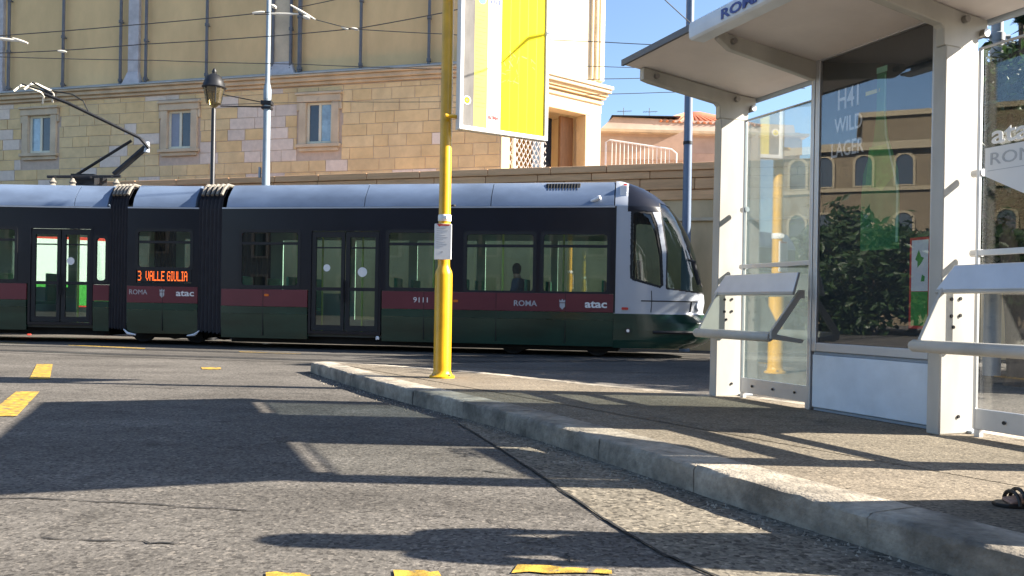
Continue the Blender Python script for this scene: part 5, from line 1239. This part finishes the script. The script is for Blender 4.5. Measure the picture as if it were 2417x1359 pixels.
tree('broadleaf_tree', 'dark bushy tree behind the shelter, its crown seen just right of the cream post', 7.0, 11.3, 5.2, 1.7, 1.25, 6500, 'leaf_dark', 1, group=TG)
tree('broadleaf_tree', 'taller dark tree standing behind the grey pole at the right edge', 9.5, 12.3, 5.9, 1.6, 1.5, 6500, 'leaf_mid', 2, group=TG)
tree('conifer_tree', 'bluish conifer with feathery top at the right edge behind the shelter glass', 8.05, 12.75, 6.9, 1.5, 1.35, 6500, 'leaf_blue', 3, lsz=.2, group=TG, conifer=True)
tree('broadleaf_tree', 'low dark tree behind the others near the tram track', 6.4, 13.1, 4.6, 1.3, 1.3, 5000, 'leaf_dark', 4, group=TG)
tree('broadleaf_tree', 'wide dark tree beyond the right edge of the shelter', 10.6, 11.0, 5.6, 1.5, 1.6, 5000, 'leaf_dark', 5, group=TG)
tree('broadleaf_tree', 'tallest dark tree, unseen, added far right of the shelter to shade tram nose and track', 12.6, 13.1, 9.6, 2.2, 2.6, 9000, 'leaf_dark', 6, lsz=.17, group=TG)  # out of view, added only as a shade caster

# the street on the left and behind the viewer, seen in the glass of the shelter and in the tram paint
for k, (x, y, h) in enumerate(((-25, 22.5, 5.0), (-29.5, 20.5, 5.8), (-33.5, 18.0, 5.2), (-37.5, 16.5, 6.4), (-41, 14.5, 5.4), (-27, 17.5, 4.4), (-33, 24, 6.0))):
    tree('street_tree', 'dark street tree mirrored in the advert glass, number %s along the row' % ('one', 'two', 'three', 'four', 'five', 'six', 'seven')[k], x, y, h, 0.3, 2.9, 4200, 'leaf_dark', 40 + k, lsz=.24, group='street trees mirrored in the shelter')
ob_ = thing('ochre_palazzo', (-55, 30, 0), 'ochre palazzo with rows of arched windows mirrored in the advert glass', 'building', math.atan2(.92, .38))
m = MB(); m.box(-14, 12, 0, 14, 0, 13.4); m.build('wall', M['ochre'], ob_)
m = MB(); m.box(-14.4, 12.4, -.6, 14.4, 13.4, 14.0); m.box(-14.2, 12.2, -.25, .0, 10.3, 10.6); m.box(-14.2, 12.2, -.2, .0, 5.6, 5.9); m.build('cornice', M['ochre_trim'], ob_)
m = MB(); m.box(-7, -1, 1, 9, 14.0, 16.2); m.build('attic_tower', M['ochre'], ob_)
m = MB(); m.box(-7.3, -.7, .7, 9.3, 16.2, 16.6); m.build('tower_roof', M['ochre_trim'], ob_)
arch = [(-.6, 0), (.6, 0), (.6, 1.7)] + [(.6 * math.cos(a), 1.7 + .6 * math.sin(a)) for a in [math.pi * k / 8 for k in range(1, 8)]] + [(-.6, 1.7)]
archo = [(x * 1.3, z * 1.08 - (.1 if z == 0 else 0)) for x, z in arch]
pm_, sm_ = MB(), MB(); pm_.prism(arch, -.04, -.001); sm_.ring(archo, arch, -.16, -.002)
first = None
for zz in (1.6, 6.3, 10.75):
    for k in range(9):
        if first is None:
            p_ = sm_.build('window', M['ochre_trim'], ob_); q_ = pm_.build('pane', M['dark_glass'], p_); first = (p_, q_)
        else:
            p_ = first[0].copy(); col.objects.link(p_); q_ = first[1].copy(); col.objects.link(q_); q_.parent = p_
        p_.location = (-12.5 + 2.85 * k, 0, zz)
gb = thing('apartment_block', (-8, -26, 0), 'grey apartment block across the street, mirrored in the tram side', 'building')
m = MB(); m.box(-32, 34, -10, 0, 0, 15); m.build('wall', M['greyblock'], gb)
m = MB(); m.box(-32.5, 34.5, -10, .5, 15, 15.5); m.build('cornice', M['greyblock'], gb)
wm, gm = MB(), MB(); wm.ring([(-.85, -.15), (.85, -.15), (.85, 2.1), (-.85, 2.1)], [(-.6, 0), (.6, 0), (.6, 1.9), (-.6, 1.9)], .001, .12); gm.box(-.6, .6, .001, .03, 0, 1.9)
first = None
for zz in (1.2, 4.8, 8.4, 12):
    for k in range(16):
        if first is None:
            p_ = wm.build('window', M['pinkwall'], gb); q_ = gm.build('pane', M['dark_glass'], p_); first = (p_, q_)
        else:
            p_ = first[0].copy(); col.objects.link(p_); q_ = first[1].copy(); col.objects.link(q_); q_.parent = p_
        p_.location = (-29.5 + 4.1 * k, 0, zz)
